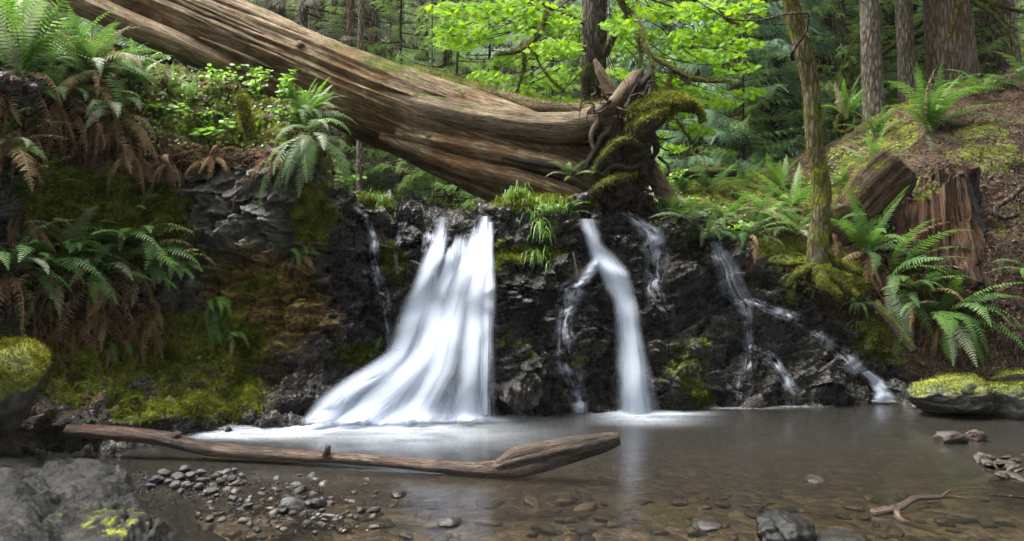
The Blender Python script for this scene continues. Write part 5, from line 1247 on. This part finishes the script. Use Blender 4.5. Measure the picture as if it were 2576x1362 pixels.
def grass(px, py, label, n, h, spread, mat='grass', hang=.2):
    p, nn_ = hit(px, py); root = empty('grass_tuft', p, label, 'grass', 'grass tufts on the rocks')
    g = Geo()
    for k in range(n):
        a = random.uniform(0, 2 * PI); b = np.array([random.gauss(0, spread), random.gauss(0, spread * .6), 0]); q = p + b; z = ground(q[0], q[1], p[2] + .25) - p[2]
        b[2] = z if abs(z) < .2 else 0
        l = h * random.uniform(.5, 1.2); dx = np.array([math.cos(a), math.sin(a) - .4, 0]) * l
        pts = np.array([b, b + np.array([0, 0, l * .7]) + dx * .25, b + np.array([0, 0, l * (.9 - hang)]) + dx * .7, b + np.array([0, 0, l * (.7 - 2.5 * hang)]) + dx])
        w = np.array([.004, .004, .003, .0005])[:, None] * norm(np.cross(dx, [0, 0, 1.0]))[None]
        g.add(np.vstack([pts - w, pts + w]), None, [[0, 1, 5, 4], [1, 2, 6, 5], [2, 3, 7, 6]])
    o = g.build('blade', M[mat], None); o.parent = root; tag(o, kind='stuff')
    return root
grass(1330, 520, 'grass tuft crowning the mossy rock between the two waterfalls', 80, .15, .14)
grass(1395, 540, 'leafy grass on the right shoulder of the mossy rock', 60, .12, .09)
grass(1360, 600, 'grass hanging down the face of the mossy rock', 60, .16, .05, hang=.5)
grass(1350, 650, 'grass on the lower mossy step of the rock', 50, .12, .06, hang=.45)
grass(955, 515, 'grass tuft on the small rock left of the widest waterfall', 110, .13, .08)
grass(1285, 520, 'thin grass at the left corner of the mossy rock', 40, .12, .05)
herb(1375, 545, 'clump of soft green leaves on the mossy rock between the waterfalls', .14, .2, 120, .04, 'fern_lime', group='herbs on the mid rock')
herb(1365, 640, 'small leaves trailing down the mossy rock step', .1, .08, 40, .035, 'fern_lime', group='herbs on the mid rock')

# hanging dry roots and twigs under the left overhang (uncountable)
g = Geo()
def wisp(px, py, L, r0, sag, k):
    p, n_ = hit(px, py)
    if p is None: return
    pts = [p + n_ * .02]; d = norm(n_ * .5 + np.array([random.gauss(0, .5), -.2, -.4]))
    for q in range(5):
        d = norm(d + np.array([random.gauss(0, .35), random.gauss(0, .15), -sag])); pts.append(pts[-1] + d * L / 5)
    V, T, Q, fl, Nv = tube_geo(pts, np.linspace(r0, r0 * .4, 6), 4, .06, 0, seed=k, cap=False); g.add(V, None, Q, fl)
for k in range(110):
    px = random.uniform(0, 860); wisp(px, np.interp(px, [0, 350, 600, 860], [330, 370, 400, 420]) + random.gauss(0, 40), random.uniform(.12, .4), random.uniform(.0015, .004), .6, k)
for k in range(60):
    wisp(random.uniform(0, 420), random.uniform(560, 900), random.uniform(.15, .4), random.uniform(.002, .005), .5, k)
tag(g.build('dry_roots', M['litter']), 'dry brown rootlets and stems hanging under the left overhang', kind='stuff')

# leaf and twig litter on the banks
def scatter_px(n, poly_fn, jit=0):
    P, N = [], []
    while len(P) < n:
        px, py = poly_fn(); p, nn_ = hit(px, py)
        if p is not None and p[1] < 13: P.append(p); N.append(nn_)
    return np.array(P), np.array(N)
def right_slope():
    while True:
        px, py = random.uniform(1650, 2620), random.uniform(150, 1010)
        edge = 2150 + max(0, py - 420) * .32
        if px > edge and random.random() < .9: return px, py
        if py < 560 and px > 1650 + (560 - py) * .5 and random.random() < .35: return px, py
P, N = scatter_px(5200, right_slope)
r_ = rng
d = norm(np.cross(N, r_.normal(0, 1, N.shape)) + N * r_.normal(0, .25, (len(N), 1)))
k = len(P) // 2
stick = np.array([[0, -.5, -.3], [0, .5, -.3], [0, 0, .6], [1, -.3, -.2], [1, .3, -.2], [1, 0, .4]], float); sf = np.array([[0, 1, 4], [0, 4, 3], [1, 2, 5], [1, 5, 4], [2, 0, 3], [2, 3, 5]])
v, f = inst(stick, sf, frames(d[:k], N[:k]), P[:k] + N[:k] * .012 - d[:k] * .1, np.stack([r_.uniform(.08, .4, k), np.full(k, .006) * r_.uniform(.5, 1.6, k), np.full(k, .006)], 1))
tag(obj('twig_litter', make_mesh('twig_litter', v, f, M['twig_grey'], smooth=False)), 'dead twigs strewn over the right slope', kind='stuff')
v, f = inst(LV, LF, frames(d[k:], N[k:] + r_.normal(0, .5, N[k:].shape)), P[k:] + N[k:] * .015, r_.uniform(.015, .048, len(P) - k))
tag(obj('leaf_litter', make_mesh('leaf_litter', v, f, M['litter'])), 'brown fallen leaves over the right slope', kind='stuff')
P, N = scatter_px(1500, lambda: (random.uniform(0, 860), random.choice([random.uniform(160, 400), random.uniform(780, 1060)])))
d = norm(np.cross(N, rng.normal(0, 1, N.shape)))
v, f = inst(LV, LF, frames(d, N + rng.normal(0, .5, N.shape)), P + N * .012, rng.uniform(.02, .06, len(P)))
tag(obj('leaf_litter', make_mesh('leaf_litter', v, f, M['litter'])), 'brown fallen leaves and scraps on the left bank', kind='stuff')
# tiny green ground cover on the flats
def flats():
    return (random.uniform(340, 860), random.uniform(140, 370)) if random.random() < .5 else (random.uniform(1640, 2250), random.uniform(380, 600))
P, N = scatter_px(1700, flats)
d = norm(np.cross(N, rng.normal(0, 1, N.shape)))
v, f = inst(LV, LF, frames(d, N + rng.normal(0, .4, N.shape) + np.array([0, -.3, .5])), P + N * rng.uniform(.01, .07, (len(P), 1)), rng.uniform(.016, .04, len(P)))
tag(obj('ground_cover', make_mesh('ground_cover', v, f, M['herb'])), 'tiny bright green leaves covering the flat banks', kind='stuff')

# ------------------------------------------------------------------ trees
def spray(n=8, w=.03, tip=.12, droop=.35, seed=0):
    """flat lacy conifer spray along +X, 1 long."""
    r = np.random.default_rng(seed); v, f = [], []
    for k in range(n):
        s = (k + .6) / (n + .4); c = np.array([s, 0, -droop * s * s])
        L = .42 * (1 - .75 * s) + .1
        for sg in (-1, 1):
            a = math.radians(r.uniform(40, 62)); u = np.array([math.cos(a), sg * math.sin(a), -.25]) * L * r.uniform(.75, 1.15)
            pw = np.array([-u[1], u[0], 0]); pw = pw / np.linalg.norm(pw) * w
            b = len(v); v += [c, c + u * .5 - pw, c + u, c + u * .5 + pw]; f += [[b, b + 1, b + 2], [b, b + 2, b + 3]]
    b = len(v); v += [[0, -w * .35, 0], [0, w * .35, 0], [1.05, 0, -droop * 1.1]]; f.append([b, b + 1, b + 2])
    return np.array(v, float), np.array(f)
SPR = [spray(8, .034, seed=1), spray(7, .04, droop=.55, seed=2), spray(9, .022, droop=.25, seed=3)]
def crown_mesh(name, mat, H, z0, nb, L0, k, seed, tmpl, droop=-.25, size=.5, up_fade=1.0):
    r = np.random.default_rng(seed); g = Geo(); tw = Geo()
    D_, U_, T_, S_ = [], [], [], []
    for b in range(nb):
        q = ((b + r.random()) / nb) ** 1.35; z = z0 + (H - z0) * q
        L = (L0 * (1 - q * .8) + .25) * r.uniform(.65, 1.2); az = r.uniform(0, 2 * PI)
        n_ = max(5, int(k * L / L0))
        s = np.linspace(.2, 1, n_) * L
        dz = droop * s + .06 * s ** 2 * (1 if droop > -.3 else 0)
        hx = np.array([math.cos(az), math.sin(az), 0]); hy = np.array([-hx[1], hx[0], 0])
        C = hx * s[:, None] + np.array([0, 0, 1.0]) * (z + dz)[:, None]
        for i in range(n_):
            sg = 1 if i % 2 else -1
            dr = hx * .7 + hy * sg * r.uniform(.4, 1.0) + np.array([0, 0, droop - r.uniform(.1, .6)])
            D_.append(dr); U_.append([r.normal(0, .25), r.normal(0, .25), 1]); T_.append(C[i]); S_.append(size * (1.15 - .5 * s[i] / L) * r.uniform(.7, 1.25))
        D_.append(hx + np.array([0, 0, droop])); U_.append([0, 0, 1]); T_.append(C[-1]); S_.append(size)
        pts = [np.array([0, 0, z]), hx * L * .5 + np.array([0, 0, z + droop * L * .45]), C[-1]]
        V, T, Q, fl, Nv = tube_geo(pts, [.025, .016, .006], 4, .5, 0, cap=False); tw.add(V, None, Q, fl)
    v, f = inst(tmpl[0], tmpl[1], frames(np.array(D_), np.array(U_)), np.array(T_), np.array(S_))
    return make_mesh('crown', v, f, mat, smooth=False), tw.mesh('branches', M['twig'])
def trunk_mesh(H, r0, r1, mat, seed, lean=(0, 0), flare=1.35, seg=16, step=.35):
    n = 7; t = np.linspace(0, 1, n); r = np.random.default_rng(seed)
    pts = np.stack([lean[0] * t + r.normal(0, .02, n) * (t > 0), lean[1] * t, -.4 + (H + .4) * t], -1)
    rad = r0 + (r1 - r0) * t; rad[0] *= flare
    V, T, Q, fl, Nv = tube_geo(pts, rad, seg, step, .08, flute=.04, nfl=9, seed=seed, fscale=.4)
    return Geo().add(V, T, Q, fl).mesh('trunk', mat)
crowns = [crown_mesh('crown', M['cedar'], 11, .5, 60, 2.9, 22, 1, SPR[1], -.35, .62),
          crown_mesh('crown', M['cedar'], 10, .4, 56, 2.5, 20, 2, SPR[0], -.28, .55),
          crown_mesh('crown', M['hemlock'], 11, .8, 56, 2.8, 20, 3, SPR[0], -.12, .55),
          crown_mesh('crown', M['hemlock_lt'], 9, .3, 60, 2.1, 13, 4, SPR[0], -.1, .45),
          crown_mesh('crown', M['hemlock'], 13, 3.5, 34, 2.6, 15, 5, SPR[2], -.2, .6),
          crown_mesh('crown', M['dry_twigs'], 11, .8, 64, 2.2, 12, 6, SPR[2], -.3, .55)]
trunks = [trunk_mesh(18, .26, .05, M['bark_red'], 1), trunk_mesh(17, .22, .05, M['bark_red'], 2), trunk_mesh(19, .25, .05, M['bark_fir'], 3), trunk_mesh(10, .08, .02, M['twig'], 4), trunk_mesh(21, .28, .06, M['bark_fir'], 5), trunk_mesh(14, .13, .03, M['bark_fir'], 6)]
crown_high = crown_mesh('crown', M['hemlock'], 19, 7.5, 62, 5.2, 17, 16, SPR[0], -.12, 1.0)
def tree(kind, x, y, s, label, group, name=None, rz=None, z=None):
    nm = name or ['cedar_tree', 'cedar_tree', 'hemlock_tree', 'young_hemlock', 'fir_tree', 'dead_conifer'][kind]
    root = empty(nm, (x, y, (ground(x, y, 190) if z is None else z) - .05), label, 'tree', group)
    root.rotation_euler = (0, 0, random.uniform(0, 6.28) if rz is None else rz); root.scale = (s, s, s * random.uniform(.95, 1.1))
    obj('trunk', trunks[kind], root); obj('crown', crowns[kind][0], root)
    tag(obj('branches', crowns[kind][1], root), kind='stuff')
    return root
def at_px(px, Y): return (px - CX) / F * Y
# trees one can pick out, each with its own trunk
picked = [
 (672, 62, 16.0, 'bark_fir', 690, 'pale grey trunk rising behind the log at upper left'), (795, 44, 17.0, 'bark_red', 798, 'reddish trunk with drooping dead twigs behind the log at upper left'), (955, 26, 19.0, 'bark_red', 950, 'slender straight brown trunk behind the middle of the log'),
 (1040, 12, 22.0, 'bark_fir', 1046, 'thin pale trunk behind the log with light bark'), (1131, 17, 15.0, 'bark_maple', 1130, 'dark slim trunk with a forked limb left of the maple'), (1194, 13, 18.0, 'bark_fir', 1196, 'thin grey trunk between the dark slim trunk and the maple'),
 (868, 26, 15.0, 'bark_red', 880, 'brown trunk seen under the log beside the hanging fern'), (905, 20, 14.0, 'bark_fir', 912, 'leaning grey trunk under the left part of the log'), (942, 24, 15.5, 'bark_red', 946, 'dark straight trunk framed in the gap under the log'), (1122, 15, 16.0, 'bark_red', 1121, 'short visible trunk at the right end of the gap under the log'), (1090, 5, 13.5, 'bark_moss', 1088, 'very thin mossy stem in the gap under the log'),
 (2133, 44, 15.5, 'bark_fir', 2110, 'pale trunk behind the leaning branches at right'), (2200, 56, 13.2, 'bark_fir', 2192, 'nearest straight grey trunk on the right bank'), (2248, 40, 16.5, 'bark_fir', 2236, 'light grey trunk between the two nearest right trunks'), (2287, 46, 13.8, 'bark_fir', 2275, 'grey trunk with mossy foot right of the nearest one'), (2405, 125, 13.9, 'bark_red', 2385, 'massive dark red cedar trunk at upper right'), (2520, 105, 15.2, 'bark_fir', 2500, 'wide pale trunk behind the mossy hump at the right edge'),
 (1835, 42, 19.0, 'bark_red', 1835, 'red cedar trunk half hidden in pale boughs'), (2345, 30, 20.0, 'bark_red', 2340, 'narrow trunk behind the grey pair at right')]
for k, (px, wpx, Y, mt, ptop, lab) in enumerate(picked):
    x = at_px(px, Y); z = ground(x, Y); H = 17; ztop = CH + HY / F * Y
    lean = ((at_px(ptop, Y) - x) / max(ztop - z, 1) * H, 0)
    root = empty('tree', (x, Y, z), lab, 'tree', 'forest trees')
    r0 = wpx / F * Y / 2 * .8
    me = trunk_mesh(H, r0, r0 * .55, M[mt], 200 + k, lean, 1.25, 28, .12)
    obj('trunk', me, root)
    if wpx > 40:
        c = crowns[4]; zz = max(0.0, CH + .33 * Y + 2.5 - z - 3.5)
        obj('crown', c[0], root, loc=(lean[0] * .5, 0, zz), rot=(0, 0, k * 1.3)); tag(obj('branches', c[1], root, loc=(lean[0] * .5, 0, zz), rot=(0, 0, k * 1.3)), kind='stuff')
# unseen firs of the same forest, added around the viewer to shade the pool
for k, (x, y) in enumerate([(7.4, 5.6), (6.6, 1.2), (-6.4, .2), (9.8, 11.0), (1.6, -3.2), (-2.8, -2.4), (4.2, -2.2), (10.5, 3.0)]):
    root = empty('fir_tree', (x, y, max(rear_z(np.array(x), np.array(y)), ground(x, y) if y > 9 else -9)), 'unseen tall fir added beside the picture so its crown shades the pool', 'tree', 'unseen firs shading the pool')
    me = trunk_mesh(19, .3, .1, M['bark_fir'], 300 + k, (0, 0), 1.25, 20, .3)
    obj('trunk', me, root); obj('crown', crown_high[0], root, rot=(0, 0, k * 2.1)); tag(obj('branches', crown_high[1], root, rot=(0, 0, k * 2.1)), kind='stuff')
# boughs of cedar and hemlock that fill the view behind the falls
fill = [(3,1950,15.2,.6),(3,2180,15.8,.65),(3,2300,16.5,.75),(3,1800,16.2,.65),(3,2460,17,.75),(3,1340,16,.65),(3,880,15.2,.45),(0,1740,15.0,.62),(1,1850,14.6,.55),(0,1930,15.4,.6),(1,1690,15.6,.6),(2,1480,17,.7),(1,1330,18.5,.75),(0,1260,22,1.0),(2,930,16.5,.6),(3,1150,14.4,.5),(2,800,19.5,.9),(0,2080,16.8,.7),(2,2220,18.2,.75),(1,2360,18.5,.7),(2,2480,16.8,.6),(5,880,16.0,.7),(1,1600,17.6,.7),(2,1000,23,1.0),(3,1390,14.8,.42),(0, 1700, 17.5, .8), (1, 1790, 16.5, .75), (0, 1880, 18.5, .9), (1, 1960, 16.0, .7), (1, 1650, 20.0, .9), (0, 2040, 18, .8), (3, 1120, 15.5, .62), (3, 1010, 15.0, .55), (3, 1230, 16.5, .6), (2, 880, 19, .8), (2, 1060, 21, .9), (5, 760, 15.5, .8), (5, 840, 17, .75), (2, 700, 18.5, .8), (5, 1390, 17.5, .6), (2, 1290, 20, .9), (1, 1420, 19, .8), (0, 1560, 21, .9), (3, 2340, 14.6, .42), (3, 2440, 15.2, .5), (2, 2130, 19, .8), (2, 2300, 21, .85), (2, 2520, 18, .7), (3, 1560, 15.5, .4), (5, 1180, 22, .8), (2, 600, 20, .9), (3, 560, 16, .6), (0, 450, 20, .9), (2, 250, 19, .9), (5, 985, 17.5, .5), (3, 1870, 14.0, .35), (3, 2120, 14.5, .4)]
nmk = ['drooping blue-green cedar', 'dense blue-green cedar', 'dark green hemlock', 'young light green hemlock', 'tall fir', 'bare grey dead conifer']
def where(px):
    return 'at far left behind the log' if px < 650 else 'behind the left half of the log' if px < 950 else 'behind the middle of the log' if px < 1300 else 'behind the maple trunk' if px < 1620 else 'right of the root plate' if px < 1900 else 'behind the leaning mossy tree' if px < 2120 else 'among the grey trunks at right' if px < 2400 else 'behind the mossy hump at right'
byk = {}
for q in sorted(fill, key=lambda q: q[1]): byk.setdefault((q[0], where(q[1])), []).append(q)
ORD = ['leftmost ', 'second from left, ', 'third from left, ', 'fourth from left, ', 'fifth from left, ', 'sixth from left, ']
for k, (kd, px, Y, s_) in enumerate(fill):
    mates = byk[(kd, where(px))]
    tree(kd, at_px(px, Y), Y, s_, '%s%s standing %s' % (ORD[mates.index((kd, px, Y, s_))] if len(mates) > 1 else '', nmk[kd], where(px)), 'trees filling the forest behind the falls')
k = 0
for Y in np.linspace(23, 84, 13):
    nrow = 8 if Y < 45 else 11
    for j in range(nrow):
        px = -250 + (j + random.random()) * 3100 / nrow
        y = Y + random.uniform(-1.7, 1.7); kd = random.choice([0, 1, 2, 2, 4, 4, 2, 5, 3] if px < 1500 or px > 2050 else [0, 1, 0, 1, 2, 4])
        tree(kd, at_px(px, y), y, random.uniform(.85, 1.35) * (1 if kd != 3 else 1.5) * (1 if Y < 45 else 1.5), 'far %s deep in the forest %s' % (nmk[kd], where(px)), 'far %s trees %s' % (nmk[kd], where(px))); k += 1

# ------------------------------------------------------------------ bigleaf maple behind the log
def maple_leaf():
    pol = [(180, .22), (150, .5), (128, .34), (100, .62), (78, .80), (66, .52), (48, .78), (30, .95), (20, .62), (8, .9), (0, 1.05)]
    a = [(math.radians(d), r) for d, r in pol] + [(-math.radians(d), r) for d, r in pol[1:-1][::-1]]
    v = [[.25 + r * math.cos(t) * .62, r * math.sin(t) * .62, .05 * math.cos(3 * t)] for t, r in a]; k = len(v); v.append([.3, 0, -.03])
    return np.array(v), np.array([[i, (i + 1) % k, k] for i in range(k)])
MV, MF = maple_leaf()
mt_ = empty('maple_tree', W(1497, 480, 12.6), 'bigleaf maple with furrowed trunk and glowing lime leaves behind the root plate', 'tree')
tube('trunk', mt_, [(1495,520,12.6),(1495,400,12.6),(1492,265,12.6),(1494,150,12.6),(1498,0,12.6),(1500,-300,12.6),(1490,-800,12.6)], [.25,.2,.19,.19,.185,.16,.1], M['bark_maple'], 40, step=.06, bump=.06, flute=.06, nfl=11, seed=160, fscale=.8)
tube('burl', mt_, [(1480,240,12.45),(1478,200,12.42),(1482,160,12.42)], [.05,.1,.05], M['root_moss'], 16, bump=.2, seed=161, fuzz=1200)
branches = [
 ([(1520,140,12.5),(1545,90,12.3),(1575,45,12.1),(1590,40,12.0),(1610,70,11.8),(1620,110,11.6),(1640,160,11.4),(1640,230,11.3)], [.06,.055,.05,.05,.045,.04,.035,.02]),
 ([(1590,40,12.0),(1565,15,12.0),(1555,-40,12.0)], [.045,.04,.04]),
 ([(1632,140,11.5),(1680,165,11.4),(1730,195,11.3),(1790,205,11.2),(1840,205,11.1)], [.04,.038,.034,.028,.01]),
 ([(1610,75,11.8),(1608,110,11.8),(1612,150,11.75),(1605,190,11.7)], [.02,.025,.025,.012]),
 ([(1250,137,11.5),(1290,132,11.5),(1330,115,11.55),(1362,75,11.6),(1375,30,11.7)], [.02,.035,.045,.04,.03]),
 ([(1318,125,11.5),(1318,170,11.45),(1310,200,11.4),(1300,235,11.4)], [.018,.016,.02,.012]),
 ([(1345,110,11.5),(1352,150,11.45),(1380,195,11.4),(1420,230,11.4)], [.02,.014,.01,.006]),
 ([(1690,172,11.4),(1685,200,11.35),(1672,235,11.3)], [.022,.022,.012]),
 ([(1640,200,11.35),(1655,235,11.3)], [.02,.014]),
 ([(1560,-30,12.2),(1640,0,12.0),(1740,30,11.8),(1830,40,11.6),(1900,35,11.5)], [.02,.016,.014,.012,.008]),
 ([(1800,0,11.4),(1830,50,11.3),(1860,62,11.3)], [.03,.025,.01]),
 ([(1700,300,11.3),(1720,330,11.3),(1750,370,11.3)], [.016,.012,.006]),
 ([(1470,60,12.6),(1430,40,12.3),(1380,20,12.0),(1330,-20,11.8)], [.03,.025,.02,.015])]
for k, (pp, rr) in enumerate(branches):
    tube('branch', mt_, pp, rr, M['root_moss'], 12, step=.04, bump=.28, seed=170 + k, fuzz=int(1600 * max(rr) / .05 * .5) + 200, flen=.05, hang=.9, fw=.009, fuzz_mat=M['moss_dark'] if k % 2 else M['moss'])
pads = [(1200,30,110,26),(1290,20,110,24),(1370,60,90,30),(1160,75,70,22),(1240,85,80,22),(1150,110,50,16),(1300,150,70,18),(1400,120,70,22),(1430,40,50,30),(1230,190,50,14),(1370,200,80,18),(1300,225,50,12),(1420,180,40,20),(1120,20,40,18),(1110,95,30,14),(1400,250,50,10),
        (1560,60,40,26),(1570,110,40,26),(1620,20,80,22),(1700,30,90,24),(1780,20,80,22),(1680,90,70,22),(1760,90,80,24),(1840,60,60,20),(1720,140,80,20),(1800,140,70,18),(1870,110,50,16),(1660,200,60,16),(1750,230,70,16),(1850,170,60,14),(1880,230,45,12),(1800,255,60,12),(1700,280,40,10),(1620,290,40,12),(1770,330,40,12),(1730,310,40,10),(1650,340,30,10),(1690,370,35,10),(1560,180,30,14),(1880,20,50,20),(1450,110,25,40),(1570,235,25,10)]
MP, MN, MD = [], [], []
for (cx, cy, rx, ry) in pads:
    Yc = random.uniform(11.2, 13.6)
    for q in range(int(rx * ry / 14) + 8):
        a = random.uniform(0, 2 * PI); rr = math.sqrt(random.random())
        MP.append(W(cx + rx * rr * math.cos(a), cy + ry * rr * math.sin(a) + .12 * (cx - 1500) * 0, Yc + random.gauss(0, .25)))
MP = np.array(MP); nL = len(MP)
MN = norm(np.stack([rng.normal(0, .35, nL), rng.normal(-.55, .35, nL), rng.uniform(.35, 1.0, nL)], 1))
az = rng.uniform(0, 2 * PI, nL)
MD = norm(np.stack([np.cos(az), np.sin(az) * .6 - .3, rng.normal(-.45, .2, nL)], 1))
FR = frames(MD, MN); SZ = rng.uniform(.075, .145, nL)
near = np.argsort(-SZ / MP[:, 1])[:260]; rest = np.setdiff1d(np.arange(nL), near)
v, f = inst(MV, MF, FR[rest], MP[rest] - np.array(mt_.location), SZ[rest])
tag(obj('crown', make_mesh('crown', v, f, M['maple'], smooth=False), mt_), kind='stuff')
lm = make_mesh('leaf', MV, MF, M['maple'], smooth=False)
from mathutils import Matrix
for i in near:
    o = obj('leaf', lm, mt_); m4 = Matrix(FR[i].tolist()).to_4x4()
    o.location = tuple(MP[i] - np.array(mt_.location)); o.rotation_euler = m4.to_euler(); o.scale = (SZ[i],) * 3
g = Geo()
for (cx, cy, rx, ry) in pads:      # thin twigs carrying the leaf pads
    for q in range(2):
        c = W(cx + random.uniform(-rx, rx), cy + random.uniform(-ry, ry), 12.2); e = W(1500 + (cx - 1500) * .45, cy - random.uniform(20, 120), 12.4)
        V, T, Q, fl, Nv = tube_geo([c, (c + e) / 2 + np.array([0, 0, -.08]), e], [.003, .006, .009], 4, .15, 0, cap=False); g.add(V, None, Q, fl)
tag(g.build('twigs', M['twig'], mt_), kind='stuff')

# ------------------------------------------------------------------ leaning mossy tree on the right bank
bt, _ = hit(2056, 700)
mo = empty('mossy_tree', bt, 'slim leaning tree wrapped in moss with spreading roots on the right bank', 'tree')
Yt = 9.15
tube('trunk', mo, [(2058,705,Yt),(2056,640,Yt),(2062,560,Yt),(2068,480,Yt),(2055,400,Yt),(2046,320,Yt),(2042,240,Yt),(2028,160,Yt),(2012,100,Yt),(1995,30,Yt),(1975,-60,Yt),(1940,-300,Yt),(1900,-700,Yt)], [.14,.115,.105,.10,.098,.094,.096,.095,.09,.085,.08,.07,.05], M['bark_moss'], 40, step=.03, bump=.13, seed=190, fscale=2, fuzz=9000, flen=.028, hang=.5, fuzz_mat=M['moss_gold'])
for k, (pp, rr) in enumerate([([(2060,670,Yt-.05),(2100,700,Yt-.15),(2130,730,Yt-.2),(2150,748,Yt-.2)], [.08,.07,.055,.04]), ([(2050,670,Yt-.05),(2010,690,Yt-.12),(1985,720,Yt-.15),(1990,760,Yt-.15)], [.07,.055,.045,.03]), ([(2055,680,Yt-.1),(2075,720,Yt-.25),(2110,745,Yt-.3)], [.08,.07,.04]), ([(2035,660,Yt),(1980,665,Yt+.05),(1920,660,Yt+.1),(1880,668,Yt+.1)], [.05,.04,.035,.025]), ([(2075,650,Yt),(2120,670,Yt),(2170,690,Yt-.05)], [.06,.05,.03])]):
    tube('root', mo, pp, rr, M['root_moss'], 16, step=.03, bump=.22, seed=195 + k, fuzz=900, moss=[(2050, 700, 200, 100, .5)])
tube('branch', mo, [(1995,150,9.05),(1992,135,9.0),(2003,115,8.98),(2022,90,8.95),(2032,62,8.95),(2034,40,8.95),(2025,34,8.95),(1980,36,9.0),(1940,45,9.1),(1900,52,9.2),(1840,48,9.3),(1790,25,9.4),(1750,0,9.5),(1700,-30,9.5)], [.022,.024,.018,.015,.014,.013,.012,.011,.011,.011,.010,.009,.008,.006], M['twig'], 10, step=.02, bump=.2, seed=199)
# mossy bare limbs of the right-hand trees
rt = empty('mossy_limbs', W(2240, 300, 14.2), 'tangle of bare mossy limbs sweeping across the grey trunks at right', 'branch')
limbs = [([(2420,15,14.6),(2330,50,14.4),(2240,120,14.2),(2160,180,14.0),(2110,230,13.9)], [.06,.055,.05,.035,.02]), ([(2390,45,14.5),(2300,95,14.4),(2230,110,14.3),(2160,140,14.2)], [.05,.045,.04,.02]), ([(2420,85,14.5),(2340,100,14.4),(2270,115,14.3),(2200,130,14.2),(2140,170,14.1)], [.045,.04,.035,.03,.015]), ([(2200,130,13.9),(2160,200,13.8),(2120,270,13.7),(2100,330,13.7)], [.03,.028,.022,.01]), ([(2390,95,13),(2405,50,13),(2420,0,13)], [.02,.022,.024]), ([(2440,0,12.5),(2500,40,12.4),(2540,90,12.3),(2545,150,12.3)], [.03,.028,.022,.012]), ([(2450,-10,12.8),(2530,20,12.7),(2620,40,12.6)], [.03,.03,.03]),
         ([(2150,150,14.0),(2130,220,13.9),(2120,300,13.8)], [.02,.018,.01]), ([(2180,60,14.1),(2140,120,14.0),(2110,200,13.9),(2095,260,13.9)], [.02,.018,.014,.008]), ([(2270,140,14.3),(2220,150,14.2),(2180,145,14.1)], [.02,.016,.008]), ([(2110,290,13.5),(2100,320,13.4),(2115,335,13.4),(2145,320,13.4),(2150,290,13.5)], [.02,.022,.022,.02,.01])]
for k, (pp, rr) in enumerate(limbs):
    tube('limb', rt, pp, rr, M['root_moss'], 10, step=.06, bump=.22, seed=220 + k, fuzz=500, flen=.05, hang=.8)
g = Geo()
for k in range(240):     # fine bare twigs among the far trunks
    px, py = random.choice([(random.uniform(2080, 2560), random.uniform(0, 330)), (random.uniform(700, 1450), random.uniform(0, 260)), (random.uniform(860, 1200), random.uniform(380, 520))])
    Y = random.uniform(13.5, 19); a = W(px, py, Y); L = random.uniform(.5, 1.6); an = random.uniform(-.6, .6) + (PI if random.random() < .5 else 0)
    e = a + np.array([math.cos(an) * L, random.uniform(-.3, .3), -abs(math.sin(an)) * L * .8])
    V, T, Q, fl, Nv = tube_geo([a, (a + e) / 2 + np.array([0, 0, .1 * L]), e], [.010, .007, .003], 4, .2, 0, cap=False); g.add(V, None, Q, fl)
tag(g.build('bare_twigs', M['twig_grey']), 'fine bare grey twigs between the forest trunks', kind='stuff')

# ------------------------------------------------------------------ damp forest air
def haze(density):
    x0, x1, y0, y1, z0, z1 = -110, 110, -6, 120, -1.6, 110
    v = np.array([[x, y, z] for x in (x0, x1) for y in (y0, y1) for z in (z0, z1)], float)
    f = np.array([[0, 1, 3, 2], [4, 6, 7, 5], [0, 4, 5, 1], [2, 3, 7, 6], [0, 2, 6, 4], [1, 5, 7, 3]])
    s = NT('haze'); vol = s.node('VolumePrincipled', {'Color': (0.9, 0.96, 0.9, 1), 'Density': density, 'Anisotropy': 0.2})
    s.t.links.new(vol.outputs[0], s.out.inputs['Volume'])
    tag(obj('haze', make_mesh('haze', v, f, s.mat, smooth=False)), 'pale damp air filling the forest', kind='stuff')
HAZE = 0.00035
if HAZE: haze(HAZE)
